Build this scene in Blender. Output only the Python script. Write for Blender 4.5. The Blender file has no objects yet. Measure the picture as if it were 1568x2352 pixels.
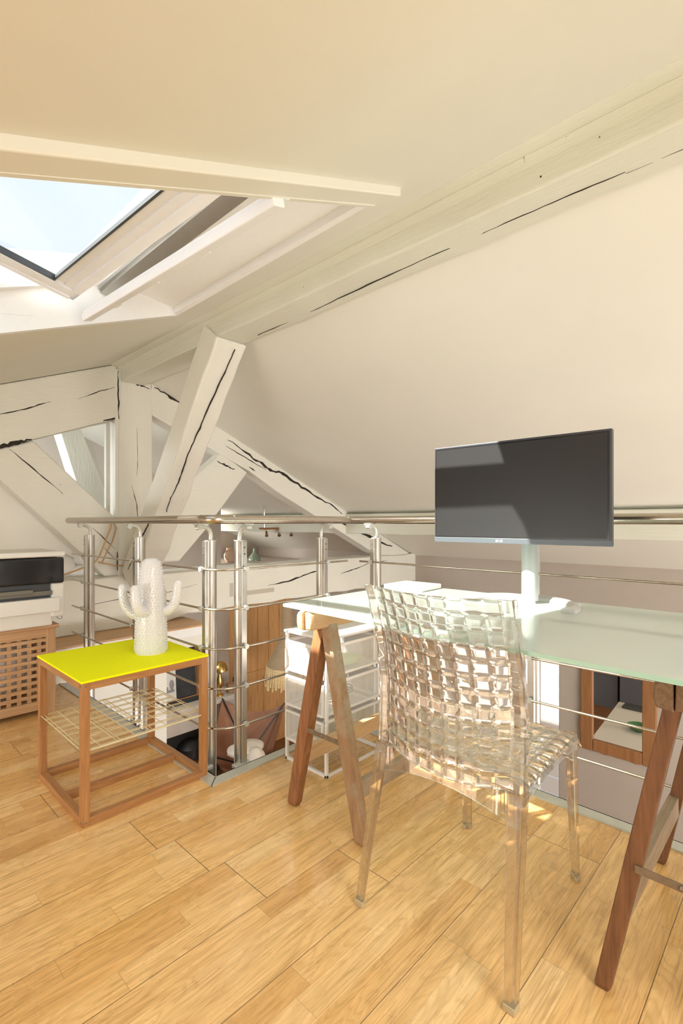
import bpy, bmesh, math, random
from mathutils import Vector, Matrix
random.seed(7)
C = bpy.context.scene.collection
PI = math.pi
H = 1.02
# ------------------------------------------------------------------ camera, light, exposure
cam = bpy.data.cameras.new('camera'); co = bpy.data.objects.new('camera', cam); C.objects.link(co)
bpy.context.scene.camera = co
co.location = (0, 0, H)
fw = Vector((0.7242, 0.6896, 0)).normalized()
co.rotation_euler = fw.to_track_quat('-Z', 'Y').to_euler()
cam.sensor_fit = 'VERTICAL'; cam.sensor_height = 36.0
cam.lens = 36.0 * 1144.6 / 2352; cam.shift_y = 24 / 2352; cam.clip_start = 0.02

sc = bpy.context.scene
sc.view_settings.view_transform = 'Standard'; sc.view_settings.look = 'None'
sc.view_settings.gamma = 1.0; sc.view_settings.use_curve_mapping = False
sc.view_settings.exposure = 0.0

w = bpy.data.worlds.new('world'); sc.world = w; w.use_nodes = True
wn = w.node_tree; wn.nodes.clear()
wo = wn.nodes.new('ShaderNodeOutputWorld'); bg = wn.nodes.new('ShaderNodeBackground')
tc = wn.nodes.new('ShaderNodeTexCoord'); nz = wn.nodes.new('ShaderNodeTexNoise'); nz.inputs['Scale'].default_value = 1.6
nz.inputs['Detail'].default_value = 5
rp = wn.nodes.new('ShaderNodeValToRGB')
rp.color_ramp.elements[0].color = (0.50, 0.63, 0.80, 1); rp.color_ramp.elements[0].position = 0.38
rp.color_ramp.elements[1].color = (0.72, 0.76, 0.80, 1); rp.color_ramp.elements[1].position = 0.66
wn.links.new(tc.outputs['Generated'], nz.inputs['Vector']); wn.links.new(nz.outputs['Fac'], rp.inputs['Fac'])
wn.links.new(rp.outputs['Color'], bg.inputs['Color']); bg.inputs['Strength'].default_value = 1.5
wn.links.new(bg.outputs[0], wo.inputs[0])

SUN = Vector((0.95, -0.45, -1.0)).normalized()
sl = bpy.data.lights.new('sun', 'SUN'); so = bpy.data.objects.new('sun', sl); C.objects.link(so)
sl.energy = 20.0; sl.angle = math.radians(0.6); sl.color = (1.0, 0.95, 0.86)
so.rotation_euler = SUN.to_track_quat('-Z', 'Y').to_euler(); so.location = (-2, 2, 5)

def area(name, loc, direction, sx, sy, power, color):
    l = bpy.data.lights.new(name, 'AREA'); o = bpy.data.objects.new(name, l); C.objects.link(o)
    l.shape = 'RECTANGLE'; l.size = sx; l.size_y = sy; l.energy = power; l.color = color
    o.location = loc; o.rotation_euler = Vector(direction).to_track_quat('-Z', 'Y').to_euler(); return o
area('fill_light_back', (0.2, -2.85, 0.75), (0.1, 1, 0.0), 3.4, 1.2, 48, (0.97, 0.99, 1.0))  # added fill panel behind the camera; the back wall has no window
area('fill_light_roof_near', (0.35, -1.0, H + .565 + .405 * .35 - .05), (0.15, 0.25, -1), 1.3, 1.2, 52, (0.96, 0.98, 1.0))  # added fill under the near slope to brighten the floor; no opening there
area('fill_light_roof_far', (0.6, 5.4, H + .565 + .405 * .6 - .05), (0.75, 0.25, -1), 1.4, 1.2, 95, (0.96, 0.98, 1.0))  # added fill past the truss to brighten the far wall; roof is closed here
area('fill_light_knee', (-2.35, 2.1, 0.70), (0.8, 0.30, 0.25), 2.4, 0.9, 84, (0.97, 0.99, 1.0))  # added fill from the low left side, lifting the truss and printer corner
area('fill_light_lower', (2.6, -2.85, -1.1), (0.1, 1, 0.12), 3.4, 1.7, 250, (1.0, 0.98, 0.95))  # added fill that brightens the lower room; solid wall behind it
area('fill_light_gable', (0.3, 6.9, 1.3), (0.3, -1, 0.0), 1.8, 0.8, 70, (0.98, 0.99, 1.0))  # added fill shining back from the far end, not a real window
area('fill_light_far', (3.0, 6.95, 0.2), (0, -1, -0.1), 2.0, 0.8, 230, (1.0, 0.99, 0.97))  # added fill for the stairwell void and the space beyond the truss

# ------------------------------------------------------------------ node helpers / materials
class NT:
    def __init__(s, name):
        s.m = bpy.data.materials.new(name); s.m.use_nodes = True; s.t = s.m.node_tree
        s.b = s.t.nodes['Principled BSDF']; s.out = s.t.nodes['Material Output']
    def n(s, kind, **k):
        x = s.t.nodes.new(kind)
        for a, v in k.items(): setattr(x, a, v)
        return x
    def l(s, a, b): s.t.links.new(a, b)
    def put(s, sock, v):
        if isinstance(v, bpy.types.NodeSocket): s.l(v, sock)
        else: sock.default_value = v
    def M(s, op, a, b=0.0, c=None):
        x = s.n('ShaderNodeMath', operation=op); s.put(x.inputs[0], a); s.put(x.inputs[1], b)
        if c is not None: s.put(x.inputs[2], c)
        return x.outputs[0]
    def coord(s, kind='Object', scale=(1, 1, 1), rot=(0, 0, 0)):
        t = s.n('ShaderNodeTexCoord'); mp = s.n('ShaderNodeMapping'); mp.inputs['Scale'].default_value = scale
        mp.inputs['Rotation'].default_value = rot
        s.l(t.outputs[kind], mp.inputs['Vector']); return mp.outputs[0]
    def noise(s, vec, scale=5, detail=3, rough=0.5, dist=0.0):
        x = s.n('ShaderNodeTexNoise'); s.l(vec, x.inputs['Vector']); x.inputs['Scale'].default_value = scale
        x.inputs['Detail'].default_value = detail; x.inputs['Roughness'].default_value = rough
        x.inputs['Distortion'].default_value = dist; return x.outputs['Fac']
    def ramp(s, fac, stops):
        x = s.n('ShaderNodeValToRGB'); s.l(fac, x.inputs[0]); cr = x.color_ramp
        while len(cr.elements) < len(stops): cr.elements.new(0.5)
        for e, (p, c) in zip(cr.elements, stops): e.position = p; e.color = (c[0], c[1], c[2], 1)
        return x.outputs[0]
    def mix(s, fac, a, b, mode='MIX'):
        x = s.n('ShaderNodeMix', data_type='RGBA', blend_type=mode); s.put(x.inputs[0], fac)
        for i, v in ((6, a), (7, b)):
            if isinstance(v, bpy.types.NodeSocket): s.l(v, x.inputs[i])
            else: x.inputs[i].default_value = (v[0], v[1], v[2], 1)
        return x.outputs[2]
    def bump(s, h, strength=0.2, dist=0.01):
        x = s.n('ShaderNodeBump'); x.inputs['Strength'].default_value = strength; x.inputs['Distance'].default_value = dist
        s.l(h, x.inputs['Height']); s.l(x.outputs[0], s.b.inputs['Normal'])

def plain(name, col, rough=0.5, metal=0.0, bump=0.0, bscale=40, var=0.0, coat=0.0):
    t = NT(name); t.b.inputs['Roughness'].default_value = rough; t.b.inputs['Metallic'].default_value = metal
    t.b.inputs['Coat Weight'].default_value = coat
    v = t.coord(); nf = t.noise(v, bscale, 3)
    lo = tuple(max(0, c * (1 - var)) for c in col); hi = tuple(min(1, c * (1 + var)) for c in col)
    t.l(t.ramp(nf, [(0.3, lo), (0.7, hi)]), t.b.inputs['Base Color'])
    if bump: t.bump(nf, bump, 0.004)
    return t.m

def paint_beam(name, col, axis=0):
    t = NT(name); t.b.inputs['Roughness'].default_value = 0.42
    sc_ = [9, 9, 9]; sc_[axis] = 0.9
    v = t.coord(scale=tuple(sc_)); v2 = t.coord(scale=(1, 1, 1))
    g = t.noise(v, 9, 5, 0.6, 0.4); lum = t.noise(v2, 3.5, 4)
    pits = t.ramp(t.noise(v2, 38, 4, 0.6), [(0.24, (0.25, 0.2, 0.15)), (0.29, (1, 1, 1))])
    base = t.ramp(lum, [(0.3, tuple(c * 0.95 for c in col)), (0.7, col)])
    t.l(t.mix(1.0, base, pits, 'MULTIPLY'), t.b.inputs['Base Color'])
    hgt = t.M('ADD', t.M('MULTIPLY', g, 0.5), t.M('MULTIPLY', lum, 1.3)); t.bump(hgt, 0.55, 0.012)
    return t.m

def wood(name, c1, c2, axis=0, rough=0.45, dens=16, knots=0.0, coat=0.0, wear=None):
    t = NT(name); t.b.inputs['Roughness'].default_value = rough; t.b.inputs['Coat Weight'].default_value = coat
    s_ = [dens] * 3; s_[axis] = dens * 0.07
    v = t.coord(scale=tuple(s_)); g = t.noise(v, 2.2, 6, 0.62, 1.2); g2 = t.noise(v, 9, 3, 0.6, 0.2)
    f = t.M('ADD', t.M('MULTIPLY', g, 0.7), t.M('MULTIPLY', g2, 0.3))
    col = t.ramp(f, [(0.32, c2), (0.62, c1)])
    if wear:
        wn_ = t.noise(t.coord(scale=(1, 1, 1)), 6, 5, 0.7); col = t.mix(t.ramp(wn_, [(0.5, (0, 0, 0)), (0.72, (1, 1, 1))]), col, wear)
    t.l(col, t.b.inputs['Base Color']); t.bump(g, 0.15, 0.004); return t.m

def parquet(name):
    t = NT(name)
    tx = t.n('ShaderNodeTexCoord'); sp = t.n('ShaderNodeSeparateXYZ'); t.l(tx.outputs['Object'], sp.inputs[0])
    X, Y = sp.outputs[0], sp.outputs[1]
    BW = 0.2045; off = 0.0577
    def rnd(v, seed):
        wn_ = t.n('ShaderNodeTexWhiteNoise', noise_dimensions='1D'); t.put(wn_.inputs['W'], t.M('ADD', v, seed)); return wn_.outputs['Value']
    yb = t.M('DIVIDE', t.M('ADD', Y, -off), BW); row = t.M('FLOOR', yb); fy = t.M('FRACT', yb)
    BL = 1.62
    # board joints sit where the photo shows them on three rows, elsewhere they are scattered
    xb = t.M('ADD', t.M('DIVIDE', X, BL), t.M('MULTIPLY', rnd(row, 3.3), 7.0)); bidx = t.M('FLOOR', xb); fx = t.M('FRACT', xb)
    ys = t.M('MULTIPLY', yb, 3.0); srow = t.M('FLOOR', ys); fsy = t.M('FRACT', ys)
    xs = t.M('ADD', t.M('DIVIDE', X, 0.66), t.M('MULTIPLY', rnd(srow, 9.1), 11.0)); sidx = t.M('FLOOR', xs); fsx = t.M('FRACT', xs)
    key = t.M('ADD', t.M('MULTIPLY', srow, 7.31), t.M('ADD', t.M('MULTIPLY', sidx, 3.17), t.M('MULTIPLY', bidx, 1.93)))
    tone = rnd(key, 0.5)
    cmb = t.n('ShaderNodeCombineXYZ'); t.l(X, cmb.inputs[0]); t.l(t.M('MULTIPLY', Y, 1.0), cmb.inputs[1]); t.l(t.M('MULTIPLY', tone, 9.0), cmb.inputs[2])
    mp = t.n('ShaderNodeMapping'); mp.inputs['Scale'].default_value = (2.4, 26, 1); t.l(cmb.outputs[0], mp.inputs[0])
    g = t.noise(mp.outputs[0], 1.5, 5, 0.6, 0.9)
    mp2 = t.n('ShaderNodeMapping'); mp2.inputs['Scale'].default_value = (6, 230, 1); t.l(cmb.outputs[0], mp2.inputs[0])
    pores = t.noise(mp2.outputs[0], 1.0, 4, 0.7)
    mp3 = t.n('ShaderNodeMapping'); mp3.inputs['Scale'].default_value = (1.6, 9, 1); t.l(cmb.outputs[0], mp3.inputs[0])
    rg = t.noise(mp3.outputs[0], 1.6, 2, 0.5, 0.6); ringf = t.M('FRACT', t.M('MULTIPLY', rg, 11.0))
    ring = t.M('ABSOLUTE', t.M('SUBTRACT', ringf, 0.5))
    base = t.ramp(tone, [(0.0, (0.68, 0.395, 0.14)), (0.12, (0.81, 0.505, 0.20)), (0.6, (0.88, 0.585, 0.255)), (1.0, (0.92, 0.65, 0.32))])
    gr = t.ramp(g, [(0.3, (0.84, 0.80, 0.72)), (0.65, (1.08, 1.06, 1.04))])
    c = t.mix(1.0, base, gr, 'MULTIPLY')
    c = t.mix(0.5, c, t.mix(1.0, c, t.ramp(ring, [(0.0, (0.80, 0.72, 0.62)), (0.28, (1.05, 1.05, 1.05))]), 'MULTIPLY'))
    c = t.mix(0.6, c, t.mix(1.0, c, t.ramp(pores, [(0.36, (0.6, 0.5, 0.4)), (0.5, (1, 1, 1))]), 'MULTIPLY'))
    def edge(f, w_):   # 1 near either side of the cell
        d = t.M('SUBTRACT', 0.5, t.M('ABSOLUTE', t.M('SUBTRACT', f, 0.5))); return t.M('LESS_THAN', d, w_)
    big = t.M('MAXIMUM', edge(fy, 0.0042), edge(fx, 0.0007))
    sml = t.M('MAXIMUM', edge(fsy, 0.008), edge(fsx, 0.0014))
    c = t.mix(t.M('MULTIPLY', sml, 0.32), c, (0.25, 0.12, 0.04)); c = t.mix(t.M('MULTIPLY', big, 0.85), c, (0.07, 0.035, 0.015))
    v1 = t.coord(); dirt = t.noise(v1, 5.5, 6, 0.72)
    c = t.mix(t.ramp(dirt, [(0.63, (0, 0, 0)), (0.72, (0.4, 0.4, 0.4))]), c, (0.30, 0.22, 0.15))
    t.l(c, t.b.inputs['Base Color'])
    t.put(t.b.inputs['Roughness'], t.M('ADD', 0.2, t.M('MULTIPLY', t.noise(v1, 9, 4), 0.16)))
    t.b.inputs['Coat Weight'].default_value = 0.25; t.b.inputs['Coat Roughness'].default_value = 0.12
    hh = t.M('SUBTRACT', t.M('MULTIPLY', g, 0.10), t.M('MULTIPLY', big, 1.0))
    wav = t.M('MULTIPLY', t.noise(v1, 3.0, 2), 2.2); t.bump(t.M('ADD', hh, wav), 0.22, 0.004)
    return t.m

def clear_plastic(name, keep=0.5, tint=(0.97, 0.97, 0.97), rough=0.0):
    t = NT(name); g = t.n('ShaderNodeBsdfGlass'); g.inputs['IOR'].default_value = 1.45; g.inputs['Roughness'].default_value = rough
    g.inputs['Color'].default_value = (*tint, 1)
    tr = t.n('ShaderNodeBsdfTransparent'); tr.inputs['Color'].default_value = (*tint, 1)
    mx = t.n('ShaderNodeMixShader'); mx.inputs[0].default_value = keep
    t.l(tr.outputs[0], mx.inputs[1]); t.l(g.outputs[0], mx.inputs[2]); t.l(mx.outputs[0], t.out.inputs[0])
    return t.m

def facing(t, base, p=5.0):
    lw = t.n('ShaderNodeLayerWeight'); lw.inputs['Blend'].default_value = 0.5
    return t.M('ADD', t.M('MULTIPLY', t.M('POWER', lw.outputs['Facing'], p), 1 - base), base)

def pane_glass(name):
    t = NT(name); tr = t.n('ShaderNodeBsdfTransparent'); tr.inputs['Color'].default_value = (0.96, 0.98, 0.98, 1)
    gl = t.n('ShaderNodeBsdfGlossy'); gl.inputs['Roughness'].default_value = 0.0
    fr = facing(t, .035)
    mx = t.n('ShaderNodeMixShader'); t.l(fr, mx.inputs[0]); t.l(tr.outputs[0], mx.inputs[1]); t.l(gl.outputs[0], mx.inputs[2])
    t.l(mx.outputs[0], t.out.inputs[0]); return t.m

def frosted(name):
    t = NT(name)
    tr = t.n('ShaderNodeBsdfTransparent'); tr.inputs['Color'].default_value = (0.90, 0.96, 0.93, 1)
    df = t.n('ShaderNodeBsdfDiffuse'); df.inputs['Color'].default_value = (0.80, 0.90, 0.86, 1)
    tl = t.n('ShaderNodeBsdfTranslucent'); tl.inputs['Color'].default_value = (0.78, 0.88, 0.84, 1)
    m0 = t.n('ShaderNodeMixShader'); m0.inputs[0].default_value = 0.45; t.l(df.outputs[0], m0.inputs[1]); t.l(tl.outputs[0], m0.inputs[2])
    m1 = t.n('ShaderNodeMixShader'); m1.inputs[0].default_value = 0.78; t.l(tr.outputs[0], m1.inputs[1]); t.l(m0.outputs[0], m1.inputs[2])
    gl = t.n('ShaderNodeBsdfGlossy'); gl.inputs['Roughness'].default_value = 0.07
    fr = facing(t, .05, 4.2)
    m2 = t.n('ShaderNodeMixShader'); t.l(fr, m2.inputs[0]); t.l(m1.outputs[0], m2.inputs[1]); t.l(gl.outputs[0], m2.inputs[2])
    t.l(m2.outputs[0], t.out.inputs[0]); return t.m

def mesh_metal(name, opac=0.5, col=(0.88, 0.88, 0.85)):
    t = NT(name); v = t.coord()
    sp = t.n('ShaderNodeSeparateXYZ'); t.l(v, sp.inputs[0])
    P = 0.0042
    def ln(s): return t.M('GREATER_THAN', t.M('FRACT', t.M('DIVIDE', s, P)), 1 - opac * 0.62)
    k = t.M('MAXIMUM', ln(t.M('ADD', sp.outputs[0], sp.outputs[1])), ln(sp.outputs[2]))
    tr = t.n('ShaderNodeBsdfTransparent'); mx = t.n('ShaderNodeMixShader')
    t.b.inputs['Base Color'].default_value = (*col, 1); t.b.inputs['Roughness'].default_value = 0.4
    t.l(k, mx.inputs[0]); t.l(tr.outputs[0], mx.inputs[1]); t.l(t.b.outputs[0], mx.inputs[2]); t.l(mx.outputs[0], t.out.inputs[0])
    return t.m

def weave(name, col, dark, sz=60, axis=2):
    t = NT(name); t.b.inputs['Roughness'].default_value = 0.8
    v = t.coord(); wv = t.n('ShaderNodeTexWave', wave_type='BANDS', bands_direction='Z'); t.l(v, wv.inputs[0])
    wv.inputs['Scale'].default_value = sz; wv.inputs['Distortion'].default_value = 1.5; wv.inputs['Detail'].default_value = 2
    t.l(t.ramp(wv.outputs['Fac'], [(0.2, dark), (0.6, col)]), t.b.inputs['Base Color']); t.bump(wv.outputs['Fac'], 0.5, 0.01); return t.m

def bricks(name):
    t = NT(name); t.b.inputs['Roughness'].default_value = 0.8
    v = t.coord(rot=(PI / 2, 0, PI / 2)); b = t.n('ShaderNodeTexBrick'); t.l(v, b.inputs['Vector'])
    b.inputs['Color1'].default_value = (0.62, 0.42, 0.30, 1); b.inputs['Color2'].default_value = (0.72, 0.55, 0.42, 1)
    b.inputs['Mortar'].default_value = (0.8, 0.74, 0.66, 1); b.inputs['Scale'].default_value = 1.0
    b.inputs['Brick Width'].default_value = 0.3; b.inputs['Row Height'].default_value = 0.12; b.inputs['Mortar Size'].default_value = 0.012
    t.l(b.outputs['Color'], t.b.inputs['Base Color']); return t.m

WALLC = (0.80, 0.735, 0.64)
M = {}
M['ceil'] = plain('ceiling_paint', (0.77, 0.755, 0.665), 0.62, bump=0.05, bscale=3.0, var=0.012)
M['wall'] = plain('wall_paint', (0.82, 0.79, 0.71), 0.65, bump=0.05, bscale=5, var=0.02)
M['taupe'] = plain('taupe_wall_paint', (0.47, 0.41, 0.345), 0.6, bump=0.04, bscale=6, var=0.02)
M['beamx'] = paint_beam('painted_timber_across', (0.79, 0.77, 0.68), 0)
M['beamy'] = paint_beam('painted_timber_along', (0.72, 0.72, 0.605), 1)
M['beamz'] = paint_beam('painted_timber_upright', (0.79, 0.77, 0.68), 2)
M['crack'] = plain('dark_crack', (0.03, 0.022, 0.016), 0.95)
M['floor'] = parquet('oak_strip_parquet')
M['reveal'] = plain('white_lining', (0.90, 0.90, 0.89), 0.35, var=0.01)
M['white'] = plain('white_lacquer', (0.87, 0.86, 0.83), 0.3, var=0.01)
M['sash'] = plain('white_sash_lacquer', (0.90, 0.91, 0.93), 0.22, var=0.01)
M['alu'] = plain('anodised_aluminium', (0.50, 0.485, 0.45), 0.34, 1.0, var=0.03, bscale=20)
M['steel'] = plain('brushed_steel', (0.50, 0.455, 0.395), 0.25, 1.0, var=0.04, bscale=60)
M['trim'] = plain('grey_metal_edging', (0.60, 0.61, 0.55), 0.38, 0.35, var=0.03)
M['cast'] = plain('grey_cast_fitting', (0.60, 0.61, 0.58), 0.35, 0.5)
M['oak'] = wood('warm_oak', (0.50, 0.245, 0.090), (0.33, 0.135, 0.042), 2, 0.42, 20)
M['oakx'] = wood('warm_oak_rail', (0.50, 0.245, 0.090), (0.33, 0.135, 0.042), 0, 0.42, 20)
M['oaky'] = wood('warm_oak_rail_deep', (0.50, 0.245, 0.090), (0.33, 0.135, 0.042), 1, 0.42, 20)
M['acacia'] = wood('acacia_wood', (0.58, 0.36, 0.19), (0.44, 0.24, 0.115), 0, 0.5, 14)
M['acaciaz'] = wood('acacia_wood_upright', (0.58, 0.36, 0.19), (0.44, 0.24, 0.115), 2, 0.5, 14)
M['trwood'] = wood('old_trestle_wood', (0.36, 0.155, 0.062), (0.16, 0.062, 0.024), 2, 0.55, 18)
M['trbrown'] = wood('dark_trestle_wood', (0.24, 0.105, 0.045), (0.115, 0.046, 0.02), 2, 0.5, 18)
M['trworn'] = wood('worn_trestle_wood', (0.40, 0.24, 0.12), (0.24, 0.135, 0.065), 2, 0.6, 18, wear=(0.42, 0.36, 0.27))
M['trpale'] = wood('pale_trestle_beam', (0.62, 0.42, 0.23), (0.48, 0.29, 0.14), 0, 0.6, 18)
M['trdark'] = wood('dark_trestle_beam', (0.26, 0.16, 0.095), (0.14, 0.08, 0.045), 0, 0.75, 18)
M['trgrey'] = wood('grey_trestle_rail', (0.42, 0.32, 0.22), (0.29, 0.20, 0.13), 0, 0.65, 18, wear=(0.50, 0.47, 0.38))
M['pine'] = wood('pine_panelling', (0.72, 0.40, 0.155), (0.52, 0.25, 0.085), 2, 0.5, 9)
M['plat'] = wood('platform_oak', (0.62, 0.36, 0.15), (0.48, 0.24, 0.09), 0, 0.35, 9)
M['yellow'] = plain('neon_yellow_powder_coat', (0.98, 1.0, 0.0), 0.7)
M['yellow'].node_tree.nodes['Principled BSDF'].inputs['Specular IOR Level'].default_value = 0.15
M['wire'] = plain('cream_wire', (0.80, 0.70, 0.46), 0.4)
M['ceramic'] = plain('white_glazed_ceramic', (0.76, 0.755, 0.75), 0.2, coat=0.3)
M['black'] = plain('black_gloss_plastic', (0.018, 0.018, 0.02), 0.1)
M['dark'] = plain('dark_grey_plastic', (0.06, 0.065, 0.07), 0.4)
M['tray'] = plain('grey_green_plastic', (0.16, 0.15, 0.12), 0.4)
M['bezel'] = plain('grey_bezel', (0.035, 0.04, 0.05), 0.4)
M['screen'] = plain('matte_screen', (0.022, 0.022, 0.023), 0.34)
M['screen'].node_tree.nodes['Principled BSDF'].inputs['Specular IOR Level'].default_value = 0.32
M['chin'] = plain('grey_monitor_chin', (0.085, 0.10, 0.115), 0.4)
M['pole'] = plain('pale_grey_pole', (0.40, 0.44, 0.42), 0.4)
M['printer'] = plain('off_white_plastic', (0.78, 0.76, 0.71), 0.4)
M['plasticwhite'] = plain('white_bag', (0.85, 0.83, 0.80), 0.4, bump=0.6, bscale=14)
M['chair'] = clear_plastic('clear_polycarbonate', 0.8, (0.985, 0.985, 0.985))
M['cleg'] = clear_plastic('clear_polycarbonate_leg', 0.62, (0.93, 0.91, 0.89))
M['pad'] = plain('yellowed_plastic_foot', (0.50, 0.40, 0.24), 0.5)
M['pane'] = pane_glass('window_pane')
M['frost'] = frosted('frosted_glass')
M['gedge'] = plain('green_glass_edge', (0.42, 0.66, 0.55), 0.15)
M['mesh'] = mesh_metal('white_wire_mesh')
M['mirror'] = plain('mirror_silver', (0.9, 0.9, 0.9), 0.01, 1.0)
M['mwood'] = wood('mirror_frame_wood', (0.36, 0.17, 0.065), (0.25, 0.105, 0.036), 2, 0.5, 8)
M['leather'] = plain('tan_leather', (0.36, 0.17, 0.095), 0.45, bump=0.2, bscale=9, var=0.12)
M['wool'] = plain('cream_sheepskin', (0.80, 0.72, 0.60), 0.95, bump=1.0, bscale=60, var=0.08)
M['raffia'] = weave('raffia', (0.58, 0.43, 0.26), (0.34, 0.24, 0.14), 22)
M['fringe'] = plain('raffia_fringe', (0.85, 0.64, 0.34), 0.9, bump=0.6, bscale=70, var=0.2)  # brightened: sunlight on the fringe is put into its colour
M['brass'] = plain('brass', (0.72, 0.46, 0.15), 0.25, 1.0)
M['greenglass'] = plain('green_bottle_glass', (0.20, 0.25, 0.17), 0.1)
M['terra'] = plain('terracotta', (0.46, 0.30, 0.20), 0.7)
M['basket'] = weave('wicker', (0.52, 0.32, 0.17), (0.32, 0.19, 0.1), 60)
M['rope'] = plain('brown_rope', (0.55, 0.35, 0.18), 0.9)
M['stone'] = plain('white_mantel_stone', (0.66, 0.60, 0.52), 0.5, var=0.06, bscale=8)
M['soot'] = plain('black_cast_iron', (0.015, 0.013, 0.012), 0.45)
M['brick'] = bricks('sunny_brick')
M['kgrey'] = plain('grey_kitchen_front', (0.12, 0.13, 0.15), 0.5)
M['tablew'] = plain('white_table_top', (0.80, 0.76, 0.66), 0.35)
M['bowl'] = plain('green_glaze', (0.06, 0.20, 0.07), 0.2)
M['paper'] = plain('printed_paper', (0.80, 0.77, 0.71), 0.6)
M['pic'] = plain('dark_canvas', (0.025, 0.027, 0.028), 0.5, var=0.5, bscale=7)
M['blue'] = plain('blue_plastic', (0.18, 0.36, 0.62), 0.5); M['red'] = plain('red_plastic', (0.6, 0.14, 0.09), 0.5)
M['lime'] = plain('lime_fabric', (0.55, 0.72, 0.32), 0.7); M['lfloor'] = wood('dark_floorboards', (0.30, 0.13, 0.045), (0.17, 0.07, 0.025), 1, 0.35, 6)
M['text'] = plain('white_print', (0.9, 0.9, 0.88), 0.5)
M['ink'] = plain('grey_print', (0.3, 0.3, 0.3), 0.5)
M['chrome'] = plain('chrome', (0.8, 0.8, 0.8), 0.1, 1.0)
M['strap'] = plain('rusty_steel_strap', (0.24, 0.19, 0.14), 0.45, 0.6, var=0.25, bscale=25)

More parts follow.
